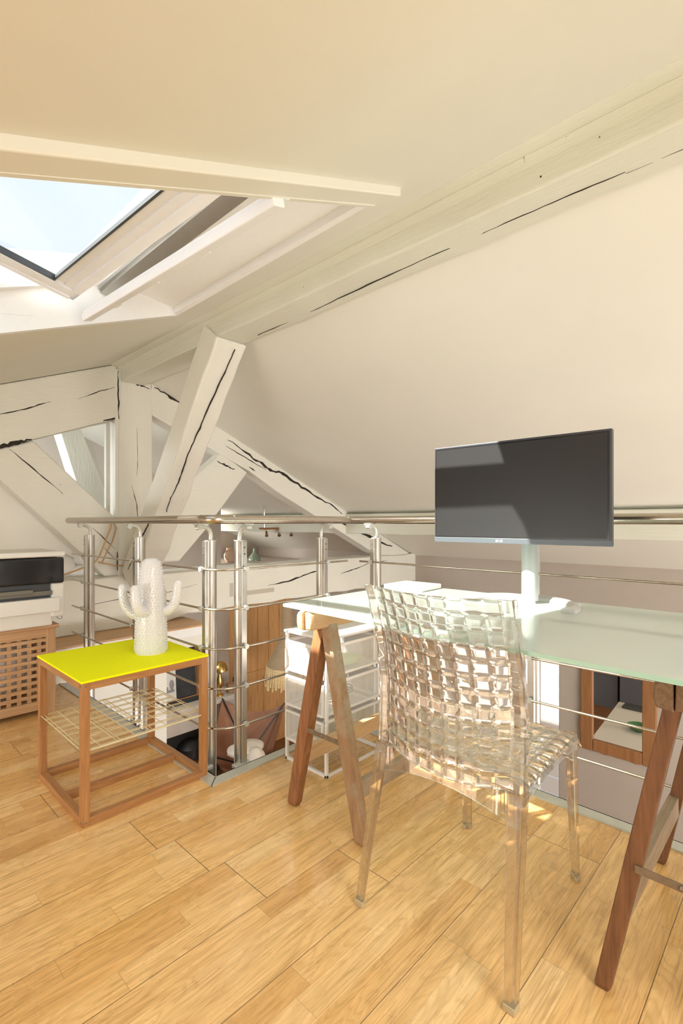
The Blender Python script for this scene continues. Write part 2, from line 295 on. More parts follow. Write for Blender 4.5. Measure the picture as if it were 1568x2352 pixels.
# ------------------------------------------------------------------ mesh builder
class MB:
    def __init__(s): s.v = []; s.f = []
    def add(s, vs, fs):
        k = len(s.v); s.v += [Vector(p) for p in vs]; s.f += [tuple(i + k for i in f) for f in fs]; return s
    def hexa(s, c): return s.add(c, [(0, 3, 2, 1), (4, 5, 6, 7), (0, 1, 5, 4), (1, 2, 6, 5), (2, 3, 7, 6), (3, 0, 4, 7)])
    def box(s, x0, x1, y0, y1, z0, z1):
        return s.hexa([(x0, y0, z0), (x1, y0, z0), (x1, y1, z0), (x0, y1, z0), (x0, y0, z1), (x1, y0, z1), (x1, y1, z1), (x0, y1, z1)])
    def bar(s, p0, p1, w, h, up=(0, 0, 1), w1=None, h1=None):
        p0 = Vector(p0); p1 = Vector(p1); d = (p1 - p0).normalized(); up = Vector(up)
        sd = d.cross(up).normalized(); u = sd.cross(d).normalized(); w1 = w1 or w; h1 = h1 or h
        r = lambda p, a, b: [p - sd * a / 2 - u * b / 2, p + sd * a / 2 - u * b / 2, p + sd * a / 2 + u * b / 2, p - sd * a / 2 + u * b / 2]
        return s.hexa(r(p0, w, h) + r(p1, w1, h1))
    def prism(s, poly, a0, a1, axis='y'):
        n = len(poly)
        if axis == 'y': P = lambda p, t: (p[0], t, p[1])
        elif axis == 'x': P = lambda p, t: (t, p[0], p[1])
        else: P = lambda p, t: (p[0], p[1], t)
        vs = [P(p, a0) for p in poly] + [P(p, a1) for p in poly]
        return s.add(vs, [tuple(range(n)), tuple(range(2 * n - 1, n - 1, -1))] + [(i, i + n, (i + 1) % n + n, (i + 1) % n) for i in range(n)])
    def sweep(s, pts, prof, cap=True, ref=(0, 0, 1), scales=None):
        pts = [Vector(p) for p in pts]; n = len(prof); rings = []
        ref = Vector(ref)
        for i, p in enumerate(pts):
            d = (pts[min(i + 1, len(pts) - 1)] - pts[max(i - 1, 0)]).normalized()
            a = d.cross(ref)
            if a.length < 1e-3: a = d.cross(Vector((1, 0.01, 0)))
            a.normalize(); b = a.cross(d).normalized(); k = scales[i] if scales else 1
            rings.append([p + a * q[0] * k + b * q[1] * k for q in prof])
        vs = [q for r in rings for q in r]; fs = []
        for i in range(len(pts) - 1):
            for j in range(n): fs.append((i * n + j, i * n + (j + 1) % n, (i + 1) * n + (j + 1) % n, (i + 1) * n + j))
        if cap: fs += [tuple(range(n - 1, -1, -1)), tuple(range((len(pts) - 1) * n, len(pts) * n))]
        return s.add(vs, fs)
    def tube(s, pts, r, n=10, scales=None, cap=True, ref=(0, 0, 1)):
        return s.sweep(pts, [(r * math.cos(2 * PI * i / n), r * math.sin(2 * PI * i / n)) for i in range(n)], cap, ref, scales)
    def lathe(s, prof, c=(0, 0, 0), n=32, cap=True):
        vs = []; fs = []
        for r, z in prof:
            for i in range(n): vs.append((c[0] + r * math.cos(2 * PI * i / n), c[1] + r * math.sin(2 * PI * i / n), c[2] + z))
        for k in range(len(prof) - 1):
            for i in range(n): fs.append((k * n + i, k * n + (i + 1) % n, (k + 1) * n + (i + 1) % n, (k + 1) * n + i))
        if cap: fs += [tuple(range(n - 1, -1, -1)), tuple(range((len(prof) - 1) * n, len(prof) * n))]
        return s.add(vs, fs)
    def blob(s, c, r, n=10, m=6, jit=0.0, seed=1):
        rn = random.Random(seed); vs = []; fs = []
        for j in range(m + 1):
            th = PI * j / m
            for i in range(n):
                ph = 2 * PI * i / n; k = 1 + rn.uniform(-jit, jit)
                vs.append((c[0] + r[0] * k * math.sin(th) * math.cos(ph), c[1] + r[1] * k * math.sin(th) * math.sin(ph), c[2] - r[2] * k * math.cos(th)))
        for j in range(m):
            for i in range(n): fs.append((j * n + i, j * n + (i + 1) % n, (j + 1) * n + (i + 1) % n, (j + 1) * n + i))
        return s.add(vs, fs)
    def build(s, name, mat, parent=None, smooth=False, bevel=0.0, angle=40, weld=True):
        org = Vector((0, 0, 0))
        if parent is not None:
            org = Vector(parent['_o'])
        me = bpy.data.meshes.new(name); me.from_pydata([tuple(p - org) for p in s.v], [], s.f); me.update()
        bm = bmesh.new(); bm.from_mesh(me)
        if weld: bmesh.ops.remove_doubles(bm, verts=bm.verts, dist=1e-6)
        bmesh.ops.recalc_face_normals(bm, faces=bm.faces)
        bm.to_mesh(me); bm.free()
        o = bpy.data.objects.new(name, me); C.objects.link(o); me.materials.append(M[mat] if isinstance(mat, str) else mat)
        if smooth:
            for p in me.polygons: p.use_smooth = True
            me.set_sharp_from_angle(angle=math.radians(angle))
        if bevel:
            b = o.modifiers.new('bevel', 'BEVEL'); b.width = bevel; b.segments = 2; b.limit_method = 'ANGLE'; b.angle_limit = math.radians(35)
        if parent is not None:
            o.parent = parent; o['_o'] = tuple(org)
        else: o['_o'] = (0, 0, 0)
        return o

def thing(name, label, cat, loc=(0, 0, 0), group=None):
    o = bpy.data.objects.new(name, None); C.objects.link(o); o.location = loc; o.empty_display_size = 0.05
    o['_o'] = tuple(loc); o['label'] = label; o['category'] = cat
    if group: o['group'] = group
    return o
def tag(o, label, cat, group=None):
    o['label'] = label; o['category'] = cat
    if group: o['group'] = group
    return o
def struct(o): o['kind'] = 'structure'; return o
def lbl(o, s): o['label'] = s; return o
def copy_tree(o, parent=None):
    c = o.copy(); C.objects.link(c); c.parent = parent
    for ch in list(o.children): copy_tree(ch, c)
    return c

def crack(pts, w, parent, nrm, name='crack', seed=1):
    """a jagged dark split: a thin tapering sliver let into a face, pts along it, nrm the face's outward normal"""
    rn = random.Random(seed); nrm = Vector(nrm).normalized(); pts = [Vector(p) for p in pts]; P = []
    for a, b in zip(pts[:-1], pts[1:]):
        for k in range(6): P.append(a.lerp(b, k / 6))
    P.append(pts[-1]); n = len(P); mb = MB(); vs = []; fs = []
    for i, p in enumerate(P):
        d = (P[min(i + 1, n - 1)] - P[max(i - 1, 0)]).normalized(); sd = nrm.cross(d).normalized()
        ww = w * (0.25 + 0.75 * math.sin(PI * min(max(i / (n - 1), 0.03), 0.97))) * rn.uniform(0.45, 1.2)
        q = p + sd * rn.uniform(-w, w) * 0.28
        vs += [q - sd * ww / 2 + nrm * 0.0012, q + sd * ww / 2 + nrm * 0.0012, q + sd * ww / 2 - nrm * 0.006, q - sd * ww / 2 - nrm * 0.006]
    for i in range(n - 1):
        for j in range(4): fs.append((i * 4 + j, i * 4 + (j + 1) % 4, i * 4 + 4 + (j + 1) % 4, i * 4 + 4 + j))
    fs += [(0, 1, 2, 3), (n * 4 - 1, n * 4 - 2, n * 4 - 3, n * 4 - 4)]
    mb.add(vs, fs); return mb.build(name, 'crack', parent)

# ------------------------------------------------------------------ structure
UA, VB, UC = 1.045, 1.686, 1.834       # edges of the mezzanine floor
m = MB(); m.prism([(-2.6, -3.0), (UC, -3.0), (UC, VB), (UA, VB), (UA, 3.46), (-2.6, 3.46)], -0.14, 0.0, 'z'); struct(m.build('floor', 'floor'))
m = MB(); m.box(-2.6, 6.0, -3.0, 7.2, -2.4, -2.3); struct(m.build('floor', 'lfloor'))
S1A, S1B = H + 0.565, 0.405            # underside of the near roof slope z = S1A + S1B*u
def s1(u, k=0.0): return S1A + S1B * u + k
HU0, HU1, HV0, HV1 = -0.10, 1.262, 1.06, 2.392     # roof window opening
T = 0.10
def slab1(mb, u0, u1, v0, v1, t=T):
    mb.hexa([(u0, v0, s1(u0)), (u1, v0, s1(u1)), (u1, v1, s1(u1)), (u0, v1, s1(u0)), (u0, v0, s1(u0, t)), (u1, v0, s1(u1, t)), (u1, v1, s1(u1, t)), (u0, v1, s1(u0, t))])
m = MB()
slab1(m, -2.6, HU0, -3, 7.2); slab1(m, HU1, 1.66, -3, 7.2); slab1(m, HU0, HU1, -3, HV0); slab1(m, HU0, HU1, HV1, 7.2)
struct(m.build('ceiling', 'ceil'))
S2A = H + 1.877; S2B = -0.43
def s2(u, k=0.0): return S2A + S2B * u + k
m = MB(); m.hexa([(1.64, -3, s2(1.64)), (5.6, -3, s2(5.6)), (5.6, 7.2, s2(5.6)), (1.64, 7.2, s2(1.64)), (1.64, -3, s2(1.64, .3)), (5.6, -3, s2(5.6, .3)), (5.6, 7.2, s2(5.6, .3)), (1.64, 7.2, s2(1.64, .3))])
struct(m.build('ceiling', 'ceil'))
m = MB(); m.box(-2.7, -2.6, -3, 7.2, -2.4, 0.7); struct(m.build('wall_left', 'wall'))
m = MB(); m.box(-2.7, 5.6, -3.1, -3.0, -2.4, 2.6); struct(m.build('wall_back', 'wall'))
# far wall with the upper niche, right wall with a window opening to a sunny brick yard wall
m = MB(); m.box(-2.6, 5.4, 6.05, 6.2, -2.4, 0.44); m.box(-2.6, 3.90, 6.05, 6.2, 0.44, 2.6); m.box(-2.6, 5.6, 7.1, 7.2, 0.2, 2.7)
m.box(-2.6, 5.6, 6.2, 7.1, 0.38, 0.44); struct(m.build('wall_far', 'taupe'))
WV0, WV1, WZ0, WZ1 = 1.945, 3.3, -2.05, -0.30
m = MB(); m.box(5.35, 5.6, -3, WV0, -2.4, 0.62); m.box(5.35, 5.6, WV1, 7.2, -2.4, 0.62); m.box(5.35, 5.6, WV0, WV1, WZ1, 0.62); m.box(5.35, 5.6, WV0, WV1, -2.4, WZ0)
struct(m.build('wall_right', 'taupe'))
win = MB(); win.box(5.47, 5.51, WV0, WV0 + .05, WZ0, WZ1); win.box(5.47, 5.51, WV1 - .05, WV1, WZ0, WZ1)
win.box(5.47, 5.51, WV0, WV1, WZ1 - .05, WZ1); win.box(5.47, 5.51, WV0, WV1, WZ0, WZ0 + .05); win.box(5.47, 5.51, (WV0 + WV1) / 2 - .03, (WV0 + WV1) / 2 + .03, WZ0, WZ1)
wf = struct(win.build('window_2', 'white')); MB().box(5.488, 5.492, WV0 + .04, WV1 - .04, WZ0 + .04, WZ1 - .04).build('pane', 'pane', wf)
m = MB(); m.box(8.6, 8.8, -1, 9, -9.0, 1.2); struct(m.build('wall_yard', 'brick'))
# reveal lining of the roof window
R1 = 1.13
m = MB(); m.hexa([(HU1 - .006, HV0, H + 1.070), (HU1 + .02, HV0, H + 1.070), (HU1 + .02, HV1, H + 1.070), (HU1 - .006, HV1, H + 1.070), (HU1 - .006, HV0, H + 1.13), (HU1 + .02, HV0, H + 1.13), (HU1 + .02, HV1, H + 1.13), (HU1 - .006, HV1, H + 1.13)])
m.hexa([(0.80, HV0, H + 1.145), (HU1, HV0, H + 1.10), (HU1, HV1, H + 1.10), (0.80, HV1, H + 1.145), (0.80, HV0, H + 1.19), (HU1 + .05, HV0, H + 1.19), (HU1 + .05, HV1, H + 1.19), (0.80, HV1, H + 1.19)])
struct(m.build('trim_1', 'reveal'))
m = MB()
poly = [(HU0 - .05, s1(HU0 - .05)), (HU1 + .02, s1(HU1) - .004), (HU1 + .02, H + 1.2), (0.80, H + 1.2), (0.2, H + 1.02), (HU0 - .05, H + 0.9)]
m.prism(poly, HV1 - .004, HV1 + 0.03, 'y'); m.prism(poly, HV0 - 0.03, HV0 + .004, 'y')
m.prism([(HU0 - .06, s1(HU0) - .01), (HU0, s1(HU0)), (HU0, H + .9), (HU0 - .06, H + .9)], HV0, HV1, 'y'); struct(m.build('trim_2', 'reveal'))
# batten seam across the far lining
m = MB(); m.bar((0.25, HV1 - .003, H + .80), (0.62, HV1 - .003, H + .872), 0.006, 0.008); struct(m.build('trim_3', 'reveal'))
# casing board on the near side of the opening
m = MB(); d = .028
m.hexa([(-0.6, .985, s1(-.6, -d)), (1.318, .985, s1(1.318, -d)), (1.285, HV0 + .012, s1(1.285, -d)), (-0.6, HV0 + .012, s1(-.6, -d)), (-0.6, .985, s1(-.6, .01)), (1.318, .985, s1(1.318, .01)), (1.285, HV0 + .012, s1(1.285, .01)), (-0.6, HV0 + .012, s1(-.6, .01))])
struct(m.build('trim_4', 'ceil', bevel=0.004))
m = MB(); m.hexa([(-0.6, HV0 - .002, s1(-.6, -d - .0)), (HU1 + .01, HV0 - .002, s1(HU1, -d)), (HU1 + .01, HV0 + .012, s1(HU1, -d)), (-0.6, HV0 + .012, s1(-.6, -d)), (-0.6, HV0 - .002, s1(-.6, .2)), (HU1 + .01, HV0 - .002, s1(HU1, .1)), (HU1 + .01, HV0 + .012, s1(HU1, .1)), (-0.6, HV0 + .012, s1(-.6, .2))])
struct(m.build('trim_5', 'ceil'))
# cornice strips where the near slope meets the ridge beam
m = MB(); m.prism([(1.50, s1(1.50, -.002)), (1.585, s1(1.585, -.05)), (1.585, s1(1.585, .02)), (1.50, s1(1.50, .02))], -3, 3.8, 'y'); m.prism([(1.545, s1(1.545, -.03)), (1.585, s1(1.585, -.068)), (1.585, s1(1.585))], -3, 3.8, 'y')
struct(m.build('trim_6', 'beamy', bevel=0.004))
# metal edging round the stairwell
tb = 0.052; tz = 0.006
m = MB(); m.prism([(UC, -3), (UC + tb, -3), (UC + tb, VB + tb), (UC, VB)], -0.02, tz, 'z'); m.box(UC + tb - .004, UC + tb, -3, VB + tb, -0.16, tz); struct(m.build('trim_7', 'trim'))
m = MB(); m.prism([(UA + .003, VB), (UC, VB), (UC + tb, VB + tb), (UA + tb + .003, VB + tb)], -0.02, tz, 'z'); m.box(UA + tb, UC + tb, VB + tb - .004, VB + tb, -0.16, tz); struct(m.build('trim_8', 'trim'))
m = MB(); m.prism([(UA, VB + .004), (UA + tb, VB + tb + .004), (UA + tb, 3.42), (UA, 3.46)], -0.02, tz, 'z'); m.box(UA + tb - .004, UA + tb, VB + tb, 3.46, -0.16, tz); struct(m.build('trim_9', 'trim'))
# raised platform in front of the truss
m = MB(); m.box(-2.6, 2.12, 3.46, 3.86, 0.15, 0.215); o = struct(m.build('floor_platform', 'white')); MB().box(-2.6, 2.12, 3.455, 3.86, 0.2151, 0.228).build('boards', 'plat', o)
m = MB(); m.box(-2.6, 2.10, 3.49, 3.54, 0.06, 0.15); struct(m.build('trim_10', 'wall'))
m = MB(); m.box(-2.6, 1.62, 3.56, 3.62, -2.3, 0.15); m.box(1.70, 1.82, 3.56, 3.62, -2.3, .15); struct(m.build('wall_landing', 'wall'))
m = MB(); m.bar((-.2, 3.845, 0.25), (1.40, 3.845, 0.25), 0.02, 0.045); struct(m.build('baseboard_far', 'plat'))
# wall panel and fixed glazing behind the left half of the truss
m = MB(); m.prism([(-2.6, 0.2), (1.57, 0.2), (1.57, 0.62), (1.40, 0.62), (1.28, 0.88), (0.80, 1.36), (0.6, 1.52), (0.6, s1(.6)), (-2.6, s1(-2.6))], 3.96, 4.0, 'y'); struct(m.build('wall_gable', 'wall'))
wf = MB(); zc = 3.90
wf.bar((0.95, zc, 1.575), (1.53, zc, 1.80), 0.03, 0.03, (0, 1, 0)); wf.bar((1.515, zc, 1.80), (1.515, zc, 1.02), 0.03, 0.035, (0, 1, 0)); wf.bar((.95, zc, 1.59), (1.52, zc, 1.05), .03, .03, (0, 1, 0))
wf = struct(wf.build('window_3', 'beamx')); MB().prism([(0.99, 1.58), (1.50, 1.785), (1.50, 1.09)], 3.898, 3.902, 'y').build('pane', 'pane', wf)

# ------------------------------------------------------------------ roof window (tilted sash with its frame and bar)
def at(u, v, z): return Vector((u, v, H + z))
wn_ = bpy.data.objects.new('window_1', None); C.objects.link(wn_); wn_['kind'] = 'structure'; wn_['_o'] = (0, 0, 0)
# outer frame in the roof plane
m = MB(); fo = 0.155
def s1p(u, k): return s1(u, k)
for (u0, v0, u1, v1) in ((0.86, 1.03, 0.86, 2.40), (-0.2, 1.03, -0.2, 2.40)): m.bar((u0, v0, s1p(u0, fo + .05)), (u1, v1, s1p(u1, fo + .05)), .06, .07)
for v in (1.04, 2.375): m.bar((-.2, v, s1p(-.2, fo + .05)), (.86, v, s1p(.86, fo + .05)), .05, .07)
m.build('window_frame', 'sash', wn_)
# sash
A0 = at(0.755, 2.312, 0.955); A1 = at(0.812, 1.07, 0.945)
ev = (A1 - A0).normalized(); eu = Vector((-1, 0.0, 0.196)); eu = (eu - ev * eu.dot(ev)).normalized(); nn = ev.cross(eu).normalized()
if nn.z < 0: nn = -nn
Lv = (A1 - A0).length; Lu = 1.0
def sp(a, b, c): return A0 + eu * a + ev * b + nn * c
def sbox(mb, a0, a1, b0, b1, c0, c1):
    mb.hexa([sp(a0, b0, c0), sp(a1, b0, c0), sp(a1, b1, c0), sp(a0, b1, c0), sp(a0, b0, c1), sp(a1, b0, c1), sp(a1, b1, c1), sp(a0, b1, c1)])
m = MB(); sbox(m, 0, .034, 0, Lv, 0, .03); sbox(m, .034, .066, .02, Lv, .008, .04); sbox(m, .066, .100, .02, Lv, .016, .05); sbox(m, 0, Lu, 0, .075, 0, .03); sbox(m, 0.02, Lu, .0, .02, -.006, .0); sbox(m, 0, Lu, Lv - .07, Lv, 0, .03); sbox(m, Lu - .07, Lu, 0, Lv, 0, .03)
m.build('sash', 'sash', wn_, bevel=0.003)
m = MB(); sbox(m, .098, .106, .07, Lv - .07, .010, .03); sbox(m, .10, Lu - .07, .072, .080, .004, .03); sbox(m, -.004, .0, .005, Lv, .012, .02); m.build('gasket', 'dark', wn_)
m = MB(); sbox(m, .10, Lu - .06, .07, Lv - .06, .026, .030); m.build('pane', 'pane', wn_)
# frame casing piece in aluminium between sash and bar
m = MB(); m.hexa([at(.895, 2.38, 1.055), at(.895, 1.06, 1.055), at(.955, 1.06, 1.045), at(.955, 2.38, 1.045), at(.895, 2.38, 1.13), at(.895, 1.06, 1.13), at(.955, 1.06, 1.12), at(.955, 2.38, 1.12)]); m.bar(at(.90, 2.38, 1.075), at(.90, 1.06, 1.075), .03, .012)
m.build('cover_strip', 'alu', wn_)
# ventilation bar with end cap and clips
B0 = at(.818, 2.335, .905); B1 = at(.866, 1.06, .878)
m = MB(); m.bar(B0, B1, .042, .030, (-.3, 0, 1)); bar = m.build('control_bar', 'sash', wn_, bevel=0.004)
m = MB(); m.bar(B0 + Vector((.012, 0, .022)), B1 + Vector((.012, 0, .022)), .05, .02, (-.3, 0, 1)); m.build('bar_backing', 'reveal', bar)
bd = (B1 - B0); m = MB()
for k in (.17, .40, .66): m.bar(B0 + bd * k + Vector((.026, 0, .006)), B0 + bd * (k + .05) + Vector((.026, 0, .006)), .014, .026, (0, 0, 1))
m.build('clip', 'reveal', bar, bevel=0.002)
m = MB(); m.bar(B0 + Vector((0, .0012, 0.004)), B0 + Vector((0, -.001, 0.004)), .018, .014, (-.3, 0, 1)); m.build('maker_plate', 'ink', bar)

m = MB(); m.bar((.93, .9, s1(.93, .34)), (.93, 2.6, s1(.93, .34)), .16, .03, (-.4, 0, 1)); m.build('flashing', 'trim', wn_)
m = MB(); m.bar((.86, .9, s1(.86, .33)), (.86, 2.6, s1(.86, .33)), .012, .06, (0, 0, 1)); m.build('flashing', 'reveal', wn_)
# outside roof skin strips beyond the ridge side, seen only as reflections
# ------------------------------------------------------------------ timbers
V0 = 3.8; VD = 3.955
def pris(poly, v0=V0, v1=VD): return MB().prism(poly, v0, v1, 'y')
rb = thing('ridge_beam', 'long cream painted ridge beam running overhead from the king post to the upper right', 'beam', (1.67, 3.7, 2.085))
def subdiv_box(x0, x1, y0, y1, z0, z1, n, j, seed, axis=1):
    rn = random.Random(seed); mb = MB(); P = []
    for i in range(n + 1):
        t = i / n; y = y0 + (y1 - y0) * t
        P.append([(x0 + rn.uniform(-j, j), y, z0 + rn.uniform(-j, j)), (x1 + rn.uniform(-j, j), y, z0 + rn.uniform(-j, j)), (x1, y, z1), (x0 + rn.uniform(-j, j), y, z1)])
    vs = [p for r in P for p in r]; fs = [(0, 1, 2, 3), (n * 4 + 3, n * 4 + 2, n * 4 + 1, n * 4)]
    for i in range(n):
        for k in range(4): fs.append((i * 4 + k, i * 4 + (k + 1) % 4, i * 4 + 4 + (k + 1) % 4, i * 4 + 4 + k))
    return mb.add(vs, fs)
subdiv_box(1.58, 1.76, -3.0, 3.80, 2.085, 2.34, 34, .0035, 4).build('timber', 'beamy', rb, bevel=0.008)
crack([(1.70, y, 2.085) for y in (-1.4, -.9, -.5, -.1, .2, .42)] , .004, rb, (0, 0, -1), seed=3)
crack([(1.705 - .02 * math.sin(y * 2), y, 2.085) for y in (.42, .6, .8, 1.0, 1.25, 1.5, 1.8, 2.1, 2.3)], .006, rb, (0, 0, -1), seed=5)
crack([(1.58, y, 2.172 + .006 * math.sin(y * 5)) for y in (.05, .3, .55, .8, 1.2)], .005, rb, (-1, 0, 0), seed=6)
crack([(1.58, y, 2.168) for y in (1.35, 1.7, 2.1, 2.4)], .004, rb, (-1, 0, 0), seed=8)
m = MB()
for (v, z, r) in ((.632, 2.116, .004), (.802, 2.160, .003), (.812, 2.142, .0025), (.866, 2.135, .0028), (.888, 2.111, .003), (.93, 2.10, .0025), (1.32, 2.12, .003), (1.75, 2.13, .003), (.46, 2.15, .002)):
    m.blob((1.5795, v, z), (.0015, r, r), 8, 4)
m.build('nail_hole', 'crack', rb)

kp = thing('king_post', 'cream painted king post upright standing in the middle of the roof truss', 'beam', (1.69, 3.85, 0.6))
MB().prism([(1.556, .60), (1.80, .60), (1.83, .95), (1.822, 1.5), (1.824, 2.11), (1.548, 2.19), (1.556, 1.2)], V0, VD, 'y').build('timber', 'beamz', kp, bevel=0.008)
MB().box(1.533, 1.556, V0 - .004, V0 + .03, .98, 2.17).build('batten', 'beamz', kp)
crack([(1.552, V0 - .004, 2.16), (1.556, V0 - .004, 1.95), (1.560, V0 - .004, 1.80)], .012, kp, (0, -1, 0), seed=2)
crack([(1.66, V0, 1.3), (1.70, V0, 1.15), (1.71, V0, .98)], .006, kp, (0, -1, 0), seed=9)
crack([(1.63, V0, 2.13), (1.64, V0, 2.10), (1.72, V0, 2.085), (1.80, V0, 2.075)], .016, kp, (0, -1, 0), seed=12)
crack([(1.70, V0, 1.75), (1.705, V0, 1.5), (1.70, V0, 1.38)], .003, kp, (0, -1, 0), seed=11)
crack([(1.55, V0, .80), (1.552, V0, .66)], .006, kp, (0, -1, 0), seed=13)

rl = thing('rafter', 'broad cream painted rafter sloping down to the left from the king post', 'beam', (1.0, 3.85, 1.75))
MB().prism([(-1.2, s1(-1.2, -.003)), (1.548, s1(1.548, -.003)), (1.548, 1.80), (.807, 1.50), (-1.2, .70)], V0, VD, 'y').build('timber', 'beamx', rl, bevel=0.01)
crack([(.75, V0, 1.69), (.95, V0, 1.775), (1.10, V0, 1.85)], .009, rl, (0, -1, 0), seed=21)
crack([(1.28, V0, 1.90), (1.42, V0, 1.98), (1.53, V0, 2.03)], .006, rl, (0, -1, 0), seed=22)
crack([(.55, V0, 1.400), (.80, V0, 1.505), (.90, V0, 1.545), (.985, V0, 1.578)], .028, rl, (0, -1, 0), seed=23)
crack([(1.45, V0, 1.765), (1.54, V0, 1.80)], .02, rl, (0, -1, 0), seed=24)

rr = thing('rafter', 'cream painted rafter with a long black split sloping right behind the leaning brace', 'beam', (3.0, 3.85, 1.5))
MB().prism([(1.80, 2.13), (4.10, 1.135), (5.35, .585), (5.2, .50), (4.642, .62), (3.103, 1.309), (2.747, 1.50), (1.82, 1.87)], V0, VD, 'y').build('timber', 'beamx', rr, bevel=0.01)
MB().hexa([(1.82, V0 - .02, 2.115), (4.9, V0 - .02, .785), (4.9, VD, .785), (1.82, VD, 2.115), (1.82, V0 - .02, 2.16), (4.9, V0 - .02, .83), (4.9, VD, .83), (1.82, VD, 2.16)]).build('batten', 'beamx', rr)
crack([(1.84, V0 - .001, 2.095), (2.0, V0 - .001, 2.03), (2.25, V0 - .001, 1.92), (2.35, V0 - .001, 1.875)], .030, rr, (0, -1, 0), seed=31)
crack([(2.52, V0, 1.76), (2.8, V0, 1.62), (3.0, V0, 1.53), (3.15, V0, 1.50), (3.45, V0, 1.36), (3.8, V0, 1.22), (4.0, V0, 1.12)], .030, rr, (0, -1, 0), seed=32)
crack([(2.5, V0, 1.70), (2.75, V0, 1.60), (2.95, V0, 1.52)], .009, rr, (0, -1, 0), seed=33)
crack([(3.9, V0, 1.05), (4.2, V0, .95), (4.6, V0, .80), (4.9, V0, .72)], .035, rr, (0, -1, 0), seed=34)
crack([(2.75, V0, 1.53), (2.82, V0, 1.50)], .014, rr, (0, -1, 0), seed=35)

slt = thing('strut', 'cream painted diagonal strut left of the king post, rising to the left rafter', 'beam', (1.3, 3.85, .9))
MB().prism([(1.0, 1.57), (1.560, 1.04), (1.60, .62), (1.46, .62), (1.292, .81), (.807, 1.30), (.60, 1.42)], V0 + .01, VD - .02, 'y').build('timber', 'beamx', slt, bevel=0.012)
crack([(.86, V0 + .01, 1.50), (1.0, V0 + .01, 1.38), (1.18, V0 + .01, 1.22)], .008, slt, (0, -1, 0), seed=41)
crack([(1.38, V0 + .01, .98), (1.54, V0 + .01, .82)], .006, slt, (0, -1, 0), seed=42)
crack([(1.45, V0 + .01, .84), (1.54, V0 + .01, .74)], .006, slt, (0, -1, 0), seed=43)
srt = thing('strut', 'cream painted diagonal strut right of the king post, rising to the split rafter', 'beam', (2.3, 3.85, 1.1))
MB().prism([(1.83, .70), (2.06, .70), (2.30, .95), (2.742, 1.483), (2.46, 1.636), (2.20, 1.41), (1.83, 1.02)], V0 + .01, VD - .02, 'y').build('timber', 'beamx', srt, bevel=0.012)
crack([(2.42, V0 + .01, 1.56), (2.5, V0 + .01, 1.53), (2.60, V0 + .01, 1.50)], .018, srt, (0, -1, 0), seed=44)

tie = thing('tie_beam', 'heavy cream painted horizontal tie beam crossing below the king post to the right wall', 'beam', (3.0, 3.9, .22))
n_ = 30; mb = MB(); vs = []; rn = random.Random(3)
for i in range(n_ + 1):
    u = 0.2 + (5.42 - .2) * i / n_; b = .228 if u < 2.1 else .262 + rn.uniform(-.008, .008)
    vs += [(u, V0 - .03, b), (u, V0 + .155, b), (u, V0 + .155, .628 + rn.uniform(-.01, .01)), (u, V0 - .03, .615 + rn.uniform(-.008, .008))]
fs = [(0, 1, 2, 3), (n_ * 4 + 3, n_ * 4 + 2, n_ * 4 + 1, n_ * 4)]
for i in range(n_):
    for k in range(4): fs.append((i * 4 + k, i * 4 + (k + 1) % 4, i * 4 + 4 + (k + 1) % 4, i * 4 + 4 + k))
mb.add(vs, fs).build('timber', 'beamx', tie, bevel=0.01)
vt = V0 - .03
crack([(2.95, vt, .42), (3.2, vt, .44), (3.5, vt, .50), (3.75, vt, .53)], .016, tie, (0, -1, 0), seed=51)
crack([(3.95, vt, .46), (4.2, vt, .50), (4.45, vt, .55)], .011, tie, (0, -1, 0), seed=52)
crack([(4.5, vt, .54), (4.75, vt, .56)], .008, tie, (0, -1, 0), seed=53)
crack([(1.25, vt, .42), (1.6, vt, .45), (1.95, vt, .46), (2.2, vt, .50)], .005, tie, (0, -1, 0), seed=54)
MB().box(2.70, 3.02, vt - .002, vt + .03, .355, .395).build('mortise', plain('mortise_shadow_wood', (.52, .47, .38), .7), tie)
MB().box(2.52, 2.56, vt - .002, vt + .03, .36, .48).build('mortise', plain('mortise_old_wood', (.55, .50, .42), .7), tie)

br = thing('brace', 'thick leaning white painted brace rising from the king post foot to the ridge beam', 'beam', (1.67, 3.6, .64))
# cross-section kept square to its axis, lying in the ridge plane
p0 = Vector((1.665, 3.70, .60)); p1 = Vector((1.665, 2.535, 2.13))
dd = (p1 - p0).normalized(); side = Vector((1, 0, 0)); upn = side.cross(dd).normalized()
if upn.y > 0: upn = -upn
nseg = 16; vs = []; rn = random.Random(11)
for i in range(nseg + 1):
    t = i / nseg; c = p0.lerp(p1, t); wv = .098 + .004 * math.sin(t * 9); j = lambda: rn.uniform(-.005, .005)
    vs += [c - side * (wv + j()) - upn * .09, c + side * wv - upn * .09, c + side * (wv + j()) + upn * (.095 + j()), c - side * (wv + j()) + upn * (.095 + j())]
fs = [(0, 1, 2, 3), (nseg * 4 + 3, nseg * 4 + 2, nseg * 4 + 1, nseg * 4)]
for i in range(nseg):
    for k in range(4): fs.append((i * 4 + k, i * 4 + (k + 1) % 4, i * 4 + 4 + (k + 1) % 4, i * 4 + 4 + k))
MB().add(vs, fs).build('timber', 'beamz', br, bevel=0.012)
crack([p0.lerp(p1, t) + upn * .0995 + side * x for t, x in ((.98, .03), (.90, .02), (.8, .0), (.7, -.01), (.6, -.025), (.5, -.02), (.42, -.035), (.36, -.03))], .009, br, upn, seed=61)
crack([p0.lerp(p1, t) - side * .104 + upn * x for t, x in ((.30, .06), (.22, .03), (.13, .02), (.05, .0))], .006, br, -side, seed=62)

